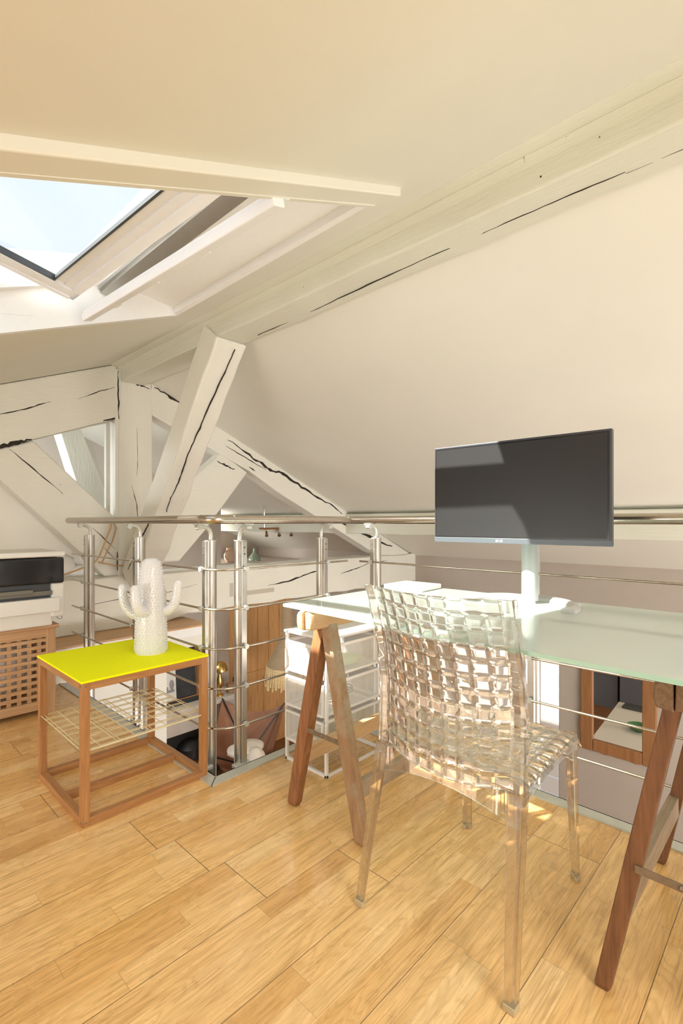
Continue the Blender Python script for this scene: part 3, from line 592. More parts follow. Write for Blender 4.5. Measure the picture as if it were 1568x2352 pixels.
pu = thing('purlin', 'white painted horizontal purlin under the far roof slope, behind the handrail and monitor', 'beam', (4.1, 0, .885))
subdiv_box(4.06, 4.26, -3, 7.0, .895, 1.115, 30, .006, 15).build('timber', 'beamy', pu, bevel=0.012)
# old beams beyond the glazed triangle
o = MB().prism([(1.50, 1.95), (1.68, 1.95), (2.05, 1.0), (1.80, .95)], 5.0, 5.2, 'y').build('roof_post', 'beamz'); tag(o, 'tapering old white beam seen through the triangular glazing left of the king post', 'beam')

# ------------------------------------------------------------------ railing
rail = thing('guard_railing', 'metal guard railing with round steel handrail and thin bars round the stairwell', 'railing', (UA, VB, 0))
HZ = 1.032; hr = .018
ua, vb, uc = 1.062, 1.708, 1.862
def corner(p, a, b, r=.05, n=6):
    """rounded corner at p coming from a going to b"""
    p, a, b = Vector(p), Vector(a), Vector(b); d0 = (a - p).normalized(); d1 = (b - p).normalized(); out = []
    for i in range(n + 1):
        t = i / n; out.append((p + d0 * r) * (1 - t) ** 2 + p * 2 * t * (1 - t) + (p + d1 * r) * t ** 2)
    return out
pa = (ua, 3.33, HZ); pc = (ua, vb, HZ); pd = (uc, vb, HZ); pe = (uc, -2.9, HZ)
MB().tube([pa, *corner(pc, pa, pd), pd], hr, 20, ref=(0, 0, 1)).build('handrail', 'steel', rail, smooth=True)
MB().tube([(uc, vb + .016, HZ), pe], hr + .0005, 20).build('handrail', 'steel', rail, smooth=True)
for a_, b_ in (((ua + .095, vb, HZ), (ua + .100, vb, HZ)), ((uc - .03, vb, HZ), (uc - .026, vb, HZ)), ((ua, 1.79, HZ), (ua, 1.787, HZ))): MB().tube([a_, b_], hr + .0012, 20).build('joint_ring', 'steel', rail, smooth=True)
RZ = (.826, .664, .502, .340, .178)
def make_post(c, n):
    """c: centre of the round part (x,y); n: unit direction to the floor side"""
    c = Vector((c[0], c[1], 0)); n = Vector((n[0], n[1], 0)); s_ = Vector((-n.y, n.x, 0))
    prof = [(.024 * math.cos(a), .024 * math.sin(a)) for a in [PI * 2 * i / 20 for i in range(20)]]
    m = MB(); zt = .942
    m.add([tuple(c + s_ * q[0] - n * q[1] * 1.0 + Vector((0, 0, z))) for z in (-.10, zt) for q in prof],
          [tuple(range(20)), tuple(range(39, 19, -1))] + [(i, (i + 1) % 20, (i + 1) % 20 + 20, i + 20) for i in range(20)])
    post = m.build('post', 'alu', rail, smooth=True)
    a = c + n * .014; b = c + n * .034
    m = MB(); m.hexa([a - s_ * .013 + Vector((0, 0, -.10)), a + s_ * .013 + Vector((0, 0, -.10)), b + s_ * .013 + Vector((0, 0, -.10)), b - s_ * .013 + Vector((0, 0, -.10)),
                      a - s_ * .013 + Vector((0, 0, zt)), a + s_ * .013 + Vector((0, 0, zt)), b + s_ * .013 + Vector((0, 0, zt)), b - s_ * .013 + Vector((0, 0, zt))])
    m.build('post_flange', 'alu', post, bevel=0.0015)
    m = MB(); Z = lambda z: Vector((0, 0, z))
    m.add([], []); m.tube([c + Z(zt), c + Z(zt + .003)], .0255, 20); m.build('cap', 'cast', post, smooth=True)
    m = MB(); pts = [c + Z(zt), c + Z(zt + .03), c + Z(zt + .045) + n * .006, c + Z(zt + .058) + n * .02, c + Z(zt + .062) + n * .04, c + Z(zt + .062) + n * .058]
    m.tube(pts, .0095, 12, ref=tuple(s_)); m.tube([c + n * .058 - s_ * .012 + Z(zt + .058), c + n * .058 + s_ * .012 + Z(zt + .058)], .012, 14)
    m.bar(c + n * .060 - s_ * .022 + Z(zt + .070), c + n * .060 + s_ * .022 + Z(zt + .070), .02, .005); m.build('handrail_bracket', 'cast', post, smooth=True)
    for z in (.915, .888): MB().tube([b + Z(z), b + n * .0015 + Z(z)], .0035, 8).build('screw_hole', 'dark', post)
    for z in RZ:
        m = MB(); m.tube([b + Z(z), b + n * .012 + Z(z)], .006, 10); m.tube([b + n * .006 + Z(z), b + n * .019 + Z(z)], .0105, 14); m.build('rod_clamp', 'cast', post, smooth=True)
    m = MB(); m.bar(c + n * .02 - s_ * .045 + Z(.003), c + n * .02 + s_ * .03 + Z(.003), .03, .016); m.build('foot_bracket', 'cast', post, bevel=0.004)
    return post
UPA, VPB, UPC = 1.140, 1.772, 1.922
for v in (1.845, 2.51, 3.19): make_post((UPA, v), (-1, 0))
for u in (1.235, 1.715): make_post((u, VPB), (0, -1))
for v in (1.590, .795, -.02): make_post((UPC, v), (-1, 0))
kx, ky, kc = UPA - .046, VPB - .046, UPC - .046
for z in RZ:
    a = (kx, 3.36, z); c_ = (kx, ky, z); e = (kc - .02, ky, z)
    MB().tube([a, *corner(c_, a, e, .14, 8), e], .0048, 10, ref=(0, 0, 1)).build('rod', 'steel', rail, smooth=True)
    MB().tube([(kc, 1.66, z), (kc, -2.9, z)], .0048, 10).build('rod', 'steel', rail, smooth=True)

# ------------------------------------------------------------------ side table, wire shelf, cactus
st = thing('side_table', 'small square oak framed side table with a neon yellow top', 'table', (.85, 2.0, 0))
a0, a1, b0, b1 = .606, 1.080, 1.770, 2.250; q = .026; TZ = .482
for (x, y) in ((a0, b0), (a1 - q, b0), (a0, b1 - q), (a1 - q, b1 - q)):
    MB().box(x, x + q, y, y + q, 0, TZ).build('leg', 'oak', st, bevel=0.0012)
for (x0, x1, y0, y1, z0, z1, mt) in ((a0 + q, a1 - q, b0, b0 + q, 0, q, 'oakx'), (a0 + q, a1 - q, b1 - q, b1, 0, q, 'oakx'), (a0 + q, a1 - q, b0, b0 + q, TZ - q, TZ, 'oakx'), (a0 + q, a1 - q, b1 - q, b1, TZ - q, TZ, 'oakx'),
                             (a0, a0 + q, b0 + q, b1 - q, 0, q, 'oaky'), (a1 - q, a1, b0 + q, b1 - q, 0, q, 'oaky'), (a0, a0 + q, b0 + q, b1 - q, TZ - q, TZ, 'oaky'), (a1 - q, a1, b0 + q, b1 - q, TZ - q, TZ, 'oaky'),
                             (a0 + q, a1 - q, 1.985, 2.011, 0, q, 'oakx')):
    MB().box(x0, x1, y0, y1, z0, z1).build('rail', mt, st, bevel=0.001)
MB().box(a0 - .003, a1 + .003, b0 - .003, b1 + .003, TZ, TZ + .007).build('table_top', 'yellow', st, bevel=0.001)
m = MB()
for (x, y, z) in ((a0 + .013, b0 - .0005, TZ - .012), (a0 + .013, b0 - .0005, .012), (a0 - .0005, b0 + .013, TZ - .012), (a0 - .0005, b0 + .013, .012)): m.blob((x, y, z), (.003, .003, .003), 8, 4)
m.build('screw', 'strap', st)
m = MB(); z = .25; w_ = .0016; x0, x1, y0, y1 = a0 + .004, a1 - .004, b0 + .008, b1 - .008
for y in (y0, y0 + .012, y0 + .05, y0 + .062, .98 * y0 + .12 + .035, y0 + .135, y0 + .178, y0 + .190, y0 + .235, y0 + .275, y0 + .288, y0 + .335, y0 + .347, y0 + .395, y0 + .408, y1 - .012, y1): m.tube([(x0, y, z), (x1, y, z)], w_, 6)
for x in (x0, x0 + .012, x0 + .06, x0 + .115, x0 + .127, x0 + .18, x0 + .235, x0 + .247, x0 + .30, x0 + .352, x0 + .364, x0 + .41, x1 - .012, x1): m.tube([(x, y0, z + .003), (x, y1, z + .003)], w_, 6)
m.tube([(x0, y0, z), (x1, y0, z)], .0028, 6); m.build('wire_shelf', 'wire', st)

cc = Vector((.942, 1.975, TZ + .007))
cac = thing('cactus_vase', 'white bumpy ceramic cactus vase standing on the neon yellow side table', 'vase', tuple(cc))
R_ = Vector((.6896, -.7242, 0)); F_ = Vector((.7242, .6896, 0)); Zv = Vector((0, 0, 1))
rad = [(0, .0605), (.02, .062), (.10, .060), (.20, .056), (.27, .051), (.33, .044), (.36, .038), (.375, .031), (.382, .024), (.384, .019)]
def rr_(z):
    for (z0, r0), (z1, r1) in zip(rad[:-1], rad[1:]):
        if z <= z1: return r0 + (r1 - r0) * (z - z0) / (z1 - z0)
    return rad[-1][1]
m = MB(); m.lathe([(r, z) for z, r in rad] + [(.017, .380), (.015, .34)], cc, 40)
row = 0; z = .012
while z < .372:
    r = rr_(z); n = max(10, int(2 * PI * r / .0125))
    for i in range(n):
        a = 2 * PI * (i + .5 * (row % 2)) / n + random.uniform(-.03, .03); dv = Vector((math.cos(a), math.sin(a), 0))
        m.blob(cc + dv * (r + .0005) + Zv * (z + random.uniform(-.002, .002)), (.0035, .0035, .0035), 6, 4)
    row += 1; z += .0115
m.build('body', 'ceramic', cac, smooth=True)
def arm(pts, r0, r1):
    P = [cc + R_ * p[0] + F_ * p[1] + Zv * p[2] for p in pts]; Q = []
    for i in range(len(P) - 1):
        pm = P[max(i - 1, 0)]; pn = P[min(i + 2, len(P) - 1)]
        for k in range(5):
            t = k / 5; a, b = P[i], P[i + 1]
            Q.append(.5 * ((2 * a) + (b - pm) * t + (2 * pm - 5 * a + 4 * b - pn) * t * t + (3 * a - pm - 3 * b + pn) * t ** 3))
    Q.append(P[-1]); n = len(Q); S = [1 + (r1 / r0 - 1) * i / (n - 1) for i in range(n)]
    d = (Q[-1] - Q[-2]).normalized()
    Q += [Q[-1] + d * .005, Q[-1] + d * .009, Q[-1] + d * .011]; S += [S[-1] * .85, S[-1] * .55, S[-1] * .15]
    m = MB(); m.tube(Q, r0, 16, S, ref=(.2, .9, .3))
    for i in range(2, n - 1):
        d = (Q[i + 1] - Q[i - 1]).normalized(); a_ = d.cross(Vector((.2, .9, .3))).normalized(); b_ = a_.cross(d)
        for j in range(9):
            ph = 2 * PI * (j + .5 * (i % 2)) / 9; r = r0 * S[i]
            m.blob(Q[i] + (a_ * math.cos(ph) + b_ * math.sin(ph)) * r, (.0029, .0029, .0029), 6, 4)
    m.build('arm', 'ceramic', cac, smooth=True, angle=60)
arm([(-.045, 0, .150), (-.075, 0, .158), (-.103, 0, .185), (-.115, 0, .225), (-.118, 0, .268)], .0215, .0155)
arm([(.045, 0, .165), (.078, 0, .178), (.098, 0, .205), (.106, 0, .245), (.110, 0, .285)], .0215, .0155)
arm([(-.005, -.045, .175), (-.012, -.075, .178), (-.022, -.088, .205), (-.026, -.090, .240), (-.028, -.088, .275)], .0215, .0160)
arm([(.0, .045, .16), (.005, .08, .17), (.01, .10, .20), (.01, .11, .24)], .018, .0125)

# ------------------------------------------------------------------ slatted cabinet and printer
cb = thing('slatted_cabinet', 'slatted acacia storage cube under the printer at the left edge', 'cabinet', (.63, 3.2, 0))
x0, x1, y0, y1, zt = .385, .885, 2.97, 3.44, .475
for (x, y) in ((x0, y0), (x1 - .045, y0), (x0, y1 - .045), (x1 - .045, y1 - .045)): MB().box(x, x + .045, y, y + .045, 0, zt - .02).build('corner_post', 'acaciaz', cb, bevel=0.003)
MB().box(x0 - .015, x1 + .015, y0 - .015, y1 + .015, zt - .02, zt).build('top', 'acacia', cb, bevel=0.006)
m = MB(); m.box(x0 + .045, x1 - .045, y0 + .003, y0 + .035, .0 + .03, .075); m.box(x0 + .045, x1 - .045, y0 + .003, y0 + .035, zt - .065, zt - .02)
m.box(x0 + .045, x0 + .06, y0 + .003, y0 + .02, .07, zt - .065)
nH = 9
for i in range(nH):
    z = .083 + i * (zt - .065 - .083) / (nH); m.box(x0 + .045, x1 - .045, y0 + .004, y0 + .013, z + .012, z + .030)
for i in range(9):
    x = x0 + .05 + i * .0455; m.box(x, x + .019, y0 + .013, y0 + .021, .075, zt - .065)
m.build('lattice_door', 'acacia', cb)
m = MB()
for i in range(nH):
    z = .083 + i * (zt - .065 - .083) / (nH); m.box(x1 - .013, x1 - .004, y0 + .045, y1 - .045, z + .012, z + .030)
for i in range(8):
    y = y0 + .06 + i * .045; m.box(x1 - .021, x1 - .013, y, y + .019, .03, zt - .02)
m.build('lattice_panel', 'acacia', cb)
MB().box(x0 + .03, x1 - .03, y1 - .03, y1 - .02, .03, zt - .02).build('back_panel', 'acacia', cb)
MB().box(x0 + .03, x1 - .03, y0 + .03, y1 - .03, .02, .035).build('bottom_panel', 'acacia', cb)
m = MB(); m.blob((.635, 3.19, .245), (.20, .185, .195), 26, 16, .03, 5); tag(m.build('plastic_bag', 'plasticwhite', smooth=True, angle=180), 'crumpled white plastic bag glimpsed inside the slatted cabinet', 'bag')

pr = thing('printer', 'white and black office printer standing on the slatted cabinet', 'printer', (.6, 3.1, .475))
X0, X1, Y0, Y1, Z0 = .30, .908, 2.90, 3.30, .476
MB().box(X0, X1 - .05, Y0 + .03, Y1, Z0, Z0 + .10).build('paper_tray_base', 'printer', pr, bevel=0.008)
MB().box(X0, X1 - .025, Y0 - .012, Y0 + .1, Z0 + .075, Z0 + .150).build('paper_cassette', 'printer', pr, bevel=0.006)
MB().box(X0, X1, Y0 + .12, Y1, Z0 + .05, .845).build('rear_shell', 'printer', pr, bevel=0.008)
MB().box(X1 - .062, X1 + .002, Y0 + .006, Y0 + .12, Z0 + .045, .700).build('side_column', 'printer', pr, bevel=0.010)
MB().box(X0, X1 - .002, Y0, Y0 + .12, .700, .835).build('control_panel', 'black', pr, bevel=0.010)
MB().box(X0, X1 - .055, Y0 + .03, Y0 + .121, .60, .70).build('output_slot', 'dark', pr)
m = MB(); m.box(X0, X1 - .06, Y0 + .0, Y0 + .03, .640, .664); m.box(X0, X1 - .15, Y0 - .01, Y0 + .03, .655, .676); m.build('output_flap', 'tray', pr, bevel=0.003)
MB().box(X0, X1 + .003, Y0 - .004, Y1, .840, .868).build('scanner_lid', 'printer', pr, bevel=0.008)
MB().tube([(X1 - .06, Y0 + .03, .55), (X1 - .02, Y0 + .03, .505), (X1 - .0, Y0 + .05, .50), (X1 + .004, Y0 + .06, .55)], .0014, 6).build('cable', 'dark', pr)

# ------------------------------------------------------------------ cloth, rope behind
m = MB(); m.blob((1.15, 3.93, .70), (.16, .06, .10), 16, 10, .10, 9); m.blob((1.33, 3.92, .66), (.10, .05, .05), 14, 8, .12, 10)
tag(m.build('cloth_bundle', 'plasticwhite', smooth=True, angle=180), 'crumpled white cloth lying on the tie beam behind the printer', 'cloth')
rp_ = thing('rope', 'brown cord looped over the strut beside the king post', 'rope', (1.47, 3.78, .8))
MB().tube([(1.50, 3.775, 1.05), (1.49, 3.77, .98), (1.44, 3.77, .85), (1.41, 3.765, .78), (1.38, 3.76, .74), (1.30, 3.76, .70), (1.05, 3.76, .62)], .006, 8).build('strand', 'rope', rp_, smooth=True)
MB().tube([(1.50, 3.775, 1.05), (1.53, 3.77, .98), (1.50, 3.765, .88), (1.45, 3.765, .78), (1.42, 3.76, .72)], .006, 8).build('strand', 'rope', rp_, smooth=True)
MB().tube([(1.40, 3.765, .73), (1.52, 3.76, .70), (1.66, 3.755, .695)], .005, 8).build('strand', 'rope', rp_, smooth=True)

# ------------------------------------------------------------------ desk: trestles and glass
def leg_mb(p0, p1, w=.040, d=.030, n=(1, 0, 0)):
    return MB().bar(p0, p1, w, d, n)
def trestle(vc, spread0, spread1, label, top_mat, leg_mats, K=1.0, far_rail='trpale'):
    t = thing('trestle', label, 'trestle', (1.45, vc, 0))
    z1 = .672
    for k, u in enumerate((1.190, 1.742)):
        for j, (s_, sp_) in enumerate(((-1, spread0), (1, spread1))):
            mb = MB(); p0 = Vector((u, vc + s_ * sp_, 0)); p1 = Vector((u, vc + s_ * .012, z1 + .01))
            d = (p1 - p0).normalized(); a = Vector((0, 1, 0)); b = Vector((1, 0, 0))
            r = lambda p, x, y: [p - b * x - a * y, p + b * x - a * y, p + b * x + a * y, p - b * x + a * y]
            q0 = p0 + d * .012
            c0 = [Vector((v_.x, v_.y, 0)) for v_ in r(p0, .012 * K, .017 * K)]
            ring = [c0, r(q0, .017 * K, .022 * K), r(q0.lerp(p1, .45), .021 * K, .023 * K), r(p1, .021 * K, .021 * K)]
            vs = [v_ for rr in ring for v_ in rr]; fs = [(0, 1, 2, 3), (15, 14, 13, 12)]
            for i in range(3):
                for n in range(4): fs.append((i * 4 + n, i * 4 + (n + 1) % 4, i * 4 + 4 + (n + 1) % 4, i * 4 + 4 + n))
            mb.add(vs, fs); mb.build('leg', leg_mats[j], t, bevel=0.003)
    for s_, nm in ((-1, 0), (1, 1)):
        mb = MB(); prof = [(-.001, 0), (.028, .004), (.033, .022), (.030, .052), (.022, .064), (.0, .0645)] if s_ > 0 else [(.001, 0), (-.028, .004), (-.033, .022), (-.030, .052), (-.022, .064), (.0, .0645)]
        x0_ = 1.082 if s_ > 0 else 1.092
        vs = []; fs = []; n = len(prof); xs = [x0_, x0_ + .012, 1.30, 1.83]
        for i, x in enumerate(xs):
            k = .86 if i == 0 else 1
            for a, b in prof: vs.append((x + (random.uniform(-.003, .003) if i == 0 else 0), vc + s_ * .002 + a * k, .667 + .032 + (b - .032) * k))
        fs = [tuple(range(n)), tuple(range(len(vs) - 1, len(vs) - n - 1, -1))]
        for i in range(len(xs) - 1):
            for j in range(n): fs.append((i * n + j, i * n + (j + 1) % n, (i + 1) * n + (j + 1) % n, (i + 1) * n + j))
        mb.add(vs, fs); mb.build('beam_half', top_mat, t, bevel=0.002)
    for s_, sp_, z in ((-1, spread0, .155), (1, spread1, .19)):
        k = 1 - z / z1; y = vc + s_ * (sp_ * k + .012 * (1 - k))
        MB().bar((1.19, y + s_ * .002, z), (1.745, y + s_ * .002, z), .026, .055).build('stretcher', 'trgrey' if s_ < 0 else far_rail, t, bevel=0.002)
    z = .30; k = 1 - z / z1
    for u in (1.172,):
        ya = vc + spread1 * k; yb = vc - spread0 * k
        MB().bar((u, ya + .0, z), (u, yb, z), .003, .016, (0, 0, 1)).build('metal_strap', 'strap', t)
        MB().blob((u - .003, (ya + yb) / 2, z), (.004, .007, .007), 10, 6).build('rivet', 'strap', t)
    return t
tl = trestle(1.205, .165, .165, 'pale wooden trestle under the left end of the glass desk, beside the drawer tower', 'trpale', ('trworn', 'trwood'))
tr_ = trestle(.190, .150, .150, 'dark brown wooden trestle under the right end of the glass desk', 'trdark', ('trbrown', 'trbrown'), .74, 'trgrey')
dk = thing('desk', 'frosted greenish glass desk top resting on two wooden trestles', 'desk', (1.35, .5, .75))
GZ0, GZ1 = .7320, .7420
gp = [(1.100, 1.322), (1.822, 1.336), (1.828, -.55), (1.03, -.55), (1.052, .3)]
MB().prism(gp, GZ0, GZ1, 'z').build('glass_sheet', 'frost', dk)
m = MB()
for (p, q_) in ((gp[3], gp[4]), (gp[4], gp[0]), (gp[0], gp[1])):
    d = (Vector(q_) - Vector(p)).normalized(); nrm = Vector((d.y, -d.x)) * -1
    cx_ = Vector((p[0], p[1])) + nrm * .0008; dx_ = Vector((q_[0], q_[1])) + nrm * .0008
    m.bar((cx_.x, cx_.y, (GZ0 + GZ1) / 2), (dx_.x, dx_.y, (GZ0 + GZ1) / 2), .0016, GZ1 - GZ0)
m.build('polished_edge', 'gedge', dk)

# tray on the desk
ty = thing('desk_tray', 'shallow translucent white tray at the far left of the glass desk', 'tray', (1.62, 1.17, GZ1))
m = MB(); c4 = [(1.645, 1.315), (1.805, 1.322), (1.812, 1.15), (1.655, 1.14)]
m.prism(c4, GZ1 + .0002, GZ1 + .004, 'z')
for i in range(4):
    a, b = c4[i], c4[(i + 1) % 4]; m.bar((a[0], a[1], GZ1 + .010), (b[0], b[1], GZ1 + .010), .010, .017)
m.build('tray_shell', 'white', ty, bevel=0.003)

# ------------------------------------------------------------------ monitor
mo = thing('monitor', 'black widescreen monitor on a pale pole and silver arc base, on the glass desk', 'monitor', (1.55, .68, GZ1))
MK = 1.07; ML = Vector((1.4718 * MK, .956 * MK, 0)); MR = Vector((1.4847 * MK, .4015 * MK, 0)); me_ = (MR - ML).normalized(); mn = Vector((-me_.y, me_.x, 0))
if mn.x > 0: mn = -mn            # towards the sitter
W_ = (MR - ML).length; zb, ztp = H - .066 * MK, H + .256 * MK
def mp_(a, z, d): p = ML + me_ * a + mn * d; return Vector((p.x, p.y, z))
def mbox(mb, a0, a1, z0, z1, d0, d1): mb.hexa([mp_(a0, z0, d0), mp_(a1, z0, d0), mp_(a1, z0, d1), mp_(a0, z0, d1), mp_(a0, z1, d0), mp_(a1, z1, d0), mp_(a1, z1, d1), mp_(a0, z1, d1)])
m = MB(); mbox(m, 0, W_, zb, ztp, -.022, 0); m.build('casing', 'bezel', mo, bevel=0.002)
m = MB(); mbox(m, .004, W_ - .006, zb + .018, ztp - .006, -.0002, .0006); m.build('screen_border', 'black', mo)
m = MB(); mbox(m, .008, W_ - .012, zb + .022, ztp - .011, .0004, .0010); m.build('screen', 'screen', mo)
m = MB(); mbox(m, 0, W_, zb, zb + .0175, 0, .002); m.build('chin', 'chin', mo, bevel=0.0008)
m = MB(); mbox(m, .16, W_ - .16, zb + .05, ztp - .08, -.05, -.02); m.build('rear_bulge', 'dark', mo, bevel=0.01)
def text(body, size, origin, xdir, nrm, mat, parent, ext=.0003, name='lettering'):
    cu = bpy.data.curves.new(name, 'FONT'); cu.body = body; cu.size = size; cu.extrude = ext; cu.align_x = 'LEFT'
    to = bpy.data.objects.new(name, cu); dg = bpy.context.evaluated_depsgraph_get()
    C.objects.link(to); bpy.context.view_layer.update(); me = bpy.data.meshes.new_from_object(to.evaluated_get(bpy.context.evaluated_depsgraph_get()))
    C.objects.unlink(to); bpy.data.objects.remove(to)
    x = Vector(xdir).normalized(); n = Vector(nrm).normalized(); y = n.cross(x).normalized(); org = Vector(parent['_o'])
    for v in me.vertices: v.co = Vector(origin) + x * v.co.x + y * v.co.y + n * v.co.z - org
    o = bpy.data.objects.new(name, me); C.objects.link(o); o.parent = parent; me.materials.clear(); me.materials.append(M[mat]); return o
text('LG', .011, mp_(.250, zb + .005, .0024), me_, mn, 'text', mo)
m = MB(); m.tube([mp_(.243, zb + .0085, .0022), mp_(.243, zb + .0085, .0028)], .0042, 14); m.build('logo_disc', 'text', mo)
MB().tube([(1.695, .716, GZ1 + .01), (1.695, .716, 1.18)], .0275, 28).build('pole', 'pole', mo, smooth=True)
MB().bar((1.695, .716, 1.14), (1.61, .716, 1.14), .07, .07).build('mount', 'dark', mo, bevel=0.004)
# arc base
m = MB(); pts = []; n = 28; ac = Vector((1.600, .722, 0))
prof = [(-.023, 0), (-.021, .009), (-.008, .018), (.010, .0185), (.022, .010), (.024, 0)]
vs = []; fs = []
for i in range(n + 1):
    a = math.radians(-96 + 192 * i / n); d = Vector((math.cos(a), math.sin(a), 0)); k = 1.0
    for (x, y) in prof:
        p = ac + d * (.172 + x); vs.append((p.x, p.y, GZ1 + .0004 + y))
q6 = len(prof)
for i in range(n):
    for j in range(q6): fs.append((i * q6 + j, i * q6 + (j + 1) % q6, (i + 1) * q6 + (j + 1) % q6, (i + 1) * q6 + j))
fs += [tuple(range(q6)), tuple(range(len(vs) - 1, len(vs) - q6 - 1, -1))]
m.add(vs, fs).build('arc_base', plain('silver_arc_base', (.50, .51, .50), .3, .4), mo, smooth=True)

# ------------------------------------------------------------------ drawer tower
du = thing('drawer_tower', 'white metal drawer tower with three mesh drawers beside the left trestle', 'drawers', (1.57, 1.53, 0))
x0, x1, y0, y1, zt = 1.392, 1.752, 1.408, 1.662, .560
m = MB(); m.box(x0 - .006, x1 + .006, y0 - .006, y1 + .006, zt - .012, zt); m.build('top', 'white', du, bevel=0.004)
for (x, y) in ((x0, y0), (x0, y1 - .013), (x1 - .013, y0), (x1 - .013, y1 - .013)): MB().box(x, x + .013, y, y + .013, 0, zt - .012).build('leg', 'white', du, bevel=0.002)
for a in ((x0, x0 + .013, y0, y1), (x1 - .013, x1, y0, y1), (x0, x1, y0, y0 + .010)): MB().box(a[0], a[1], a[2] + .0, a[3], .0, .013).build('bottom_rail', 'white', du, bevel=0.002)
for zb_ in (.395, .245, .098):
    dr = MB(); hh = .118; xa, xb, ya, yb = x0 - .006, x1 - .02, y0 + .016, y1 - .016
    for z in (zb_, zb_ + hh):
        dr.bar((xa, ya, z), (xb, ya, z), .008, .010); dr.bar((xa, yb, z), (xb, yb, z), .008, .010); dr.bar((xa, ya, z), (xa, yb, z), .008, .010); dr.bar((xb, ya, z), (xb, yb, z), .008, .010)
    for (x, y) in ((xa, ya), (xa, yb), (xb, ya), (xb, yb)): dr.bar((x, y, zb_), (x, y, zb_ + hh), .009, .009, (0, 1, 0))
    dr = dr.build('drawer', 'white', du)
    b_ = MB(); b_.add([(xa, ya, zb_), (xb, ya, zb_), (xb, ya, zb_ + hh), (xa, ya, zb_ + hh)], [(0, 1, 2, 3)]); b_.add([(xa, yb, zb_), (xb, yb, zb_), (xb, yb, zb_ + hh), (xa, yb, zb_ + hh)], [(0, 1, 2, 3)])
    b_.add([(xa, ya, zb_), (xa, yb, zb_), (xa, yb, zb_ + hh), (xa, ya, zb_ + hh)], [(0, 1, 2, 3)]); b_.add([(xb, ya, zb_), (xb, yb, zb_), (xb, yb, zb_ + hh), (xb, ya, zb_ + hh)], [(0, 1, 2, 3)])
    b_.box(xa, xb, ya, yb, zb_ - .001, zb_ + .001)
    b_.build('mesh_basket', 'mesh', dr)
    for yy in (y0 + .010, y1 - .010): MB().bar((x0, yy, zb_ + hh + .004), (x1, yy, zb_ + hh + .004), .006, .010).build('runner', 'white', du)
def inner(name, mb, mat, label, cat): return tag(mb.build(name, mat, smooth=True, angle=180), label, cat)
inner('folded_cloth', MB().blob((1.60, 1.485, .424), (.07, .045, .024), 14, 8, .12, 3), 'lime', 'lime green cloth in the top mesh drawer', 'cloth')
inner('plastic_pot', MB().lathe([(.012, 0), (.022, .004), (.022, .04), (.018, .046), (.003, .046)], (1.50, 1.52, .398), 18), 'blue', 'blue plastic pot in the top mesh drawer', 'pot')
inner('small_box', MB().box(1.42, 1.46, 1.52, 1.60, .397, .425), 'red', 'small red box at the front of the top mesh drawer', 'box')
inner('papers', MB().box(1.47, 1.70, 1.55, 1.63, .398, .410), 'paper', 'white papers lying flat in the top mesh drawer', 'paper')
cb_ = []; 
for i in range(46):
    a = i * .42; cb_.append((1.50 + (.035 + .012 * math.sin(i * .9)) * math.cos(a), 1.53 + (.05 + .01 * math.cos(i)) * math.sin(a), .255 + i * .0006 + .004 * math.sin(i)))
inner('coiled_cable', MB().tube(cb_, .0022, 6), 'white', 'white cable coiled in the middle mesh drawer', 'cable')
cb_ = [(1.63 + .045 * math.cos(i * .5), 1.54 + .04 * math.sin(i * .5), .256 + i * .0009) for i in range(36)]
inner('coiled_cable', MB().tube(cb_, .0025, 6), 'dark', 'dark cable coiled at the back of the middle mesh drawer', 'cable')
o = MB().box(1.46, 1.60, 1.45, 1.56, .101, .130).build('power_adapter', 'dark', bevel=0.004); tag(o, 'dark flat adapter in the lowest mesh drawer', 'adapter')
o = MB().bar((1.60, 1.58, .125), (1.67, 1.50, .150), .09, .004).build('envelope', 'paper'); tag(o, 'white envelope leaning in the lowest mesh drawer', 'paper')

# ------------------------------------------------------------------ chair
ch = thing('chair', 'transparent polycarbonate chair with a woven pattern, drawn up to the glass desk', 'chair', (1.25, .66, 0))
def woven(mb, S, nx, ny, k, amp, th):
    """S(s,t)->(point, normal); a basket-weave sheet of nx x ny cells, k samples per cell, moulded on both faces"""
    NX, NY = nx * k, ny * k; front = []; back = []
    for j in range(NY + 1):
        for i in range(NX + 1):
            s_, t_ = i / NX, j / NY; p, n = S(s_, t_)
            ci, cj = min(i // k, nx - 1), min(j // k, ny - 1); fx, fy = (i % k) / k if i < NX else 1.0, (j % k) / k if j < NY else 1.0
            edge_ = (i % k == 0) or (j % k == 0)
            par = (ci + cj) % 2
            hgt = -.9 if edge_ else (.55 + .45 * math.sin(PI * fx) if par else -.5 + .5 * math.sin(PI * fy))
            hb = -.6 if edge_ else (-.3 + .4 * math.sin(PI * fy) if par else .5 + .4 * math.sin(PI * fx))
            front.append(p + n * (th / 2 + amp * hgt)); back.append(p - n * (th / 2 + amp * hb))
    n0 = len(front); fs = []; Wd = NX + 1
    for j in range(NY):
        for i in range(NX):
            a = j * Wd + i; fs.append((a, a + 1, a + 1 + Wd, a + Wd)); fs.append((n0 + a, n0 + a + Wd, n0 + a + 1 + Wd, n0 + a + 1))
    for i in range(NX):
        fs.append((i, n0 + i, n0 + i + 1, i + 1)); a = NY * Wd + i; fs.append((a, a + 1, n0 + a + 1, n0 + a))
    for j in range(NY):
        a = j * Wd; fs.append((a, a + Wd, n0 + a + Wd, n0 + a)); a = j * Wd + NX; fs.append((a, n0 + a, n0 + a + Wd, a + Wd))
    mb.add(front + back, fs)
YL, YR = .868, .458; YM = (YL + YR) / 2; HWC = (YL - YR) / 2
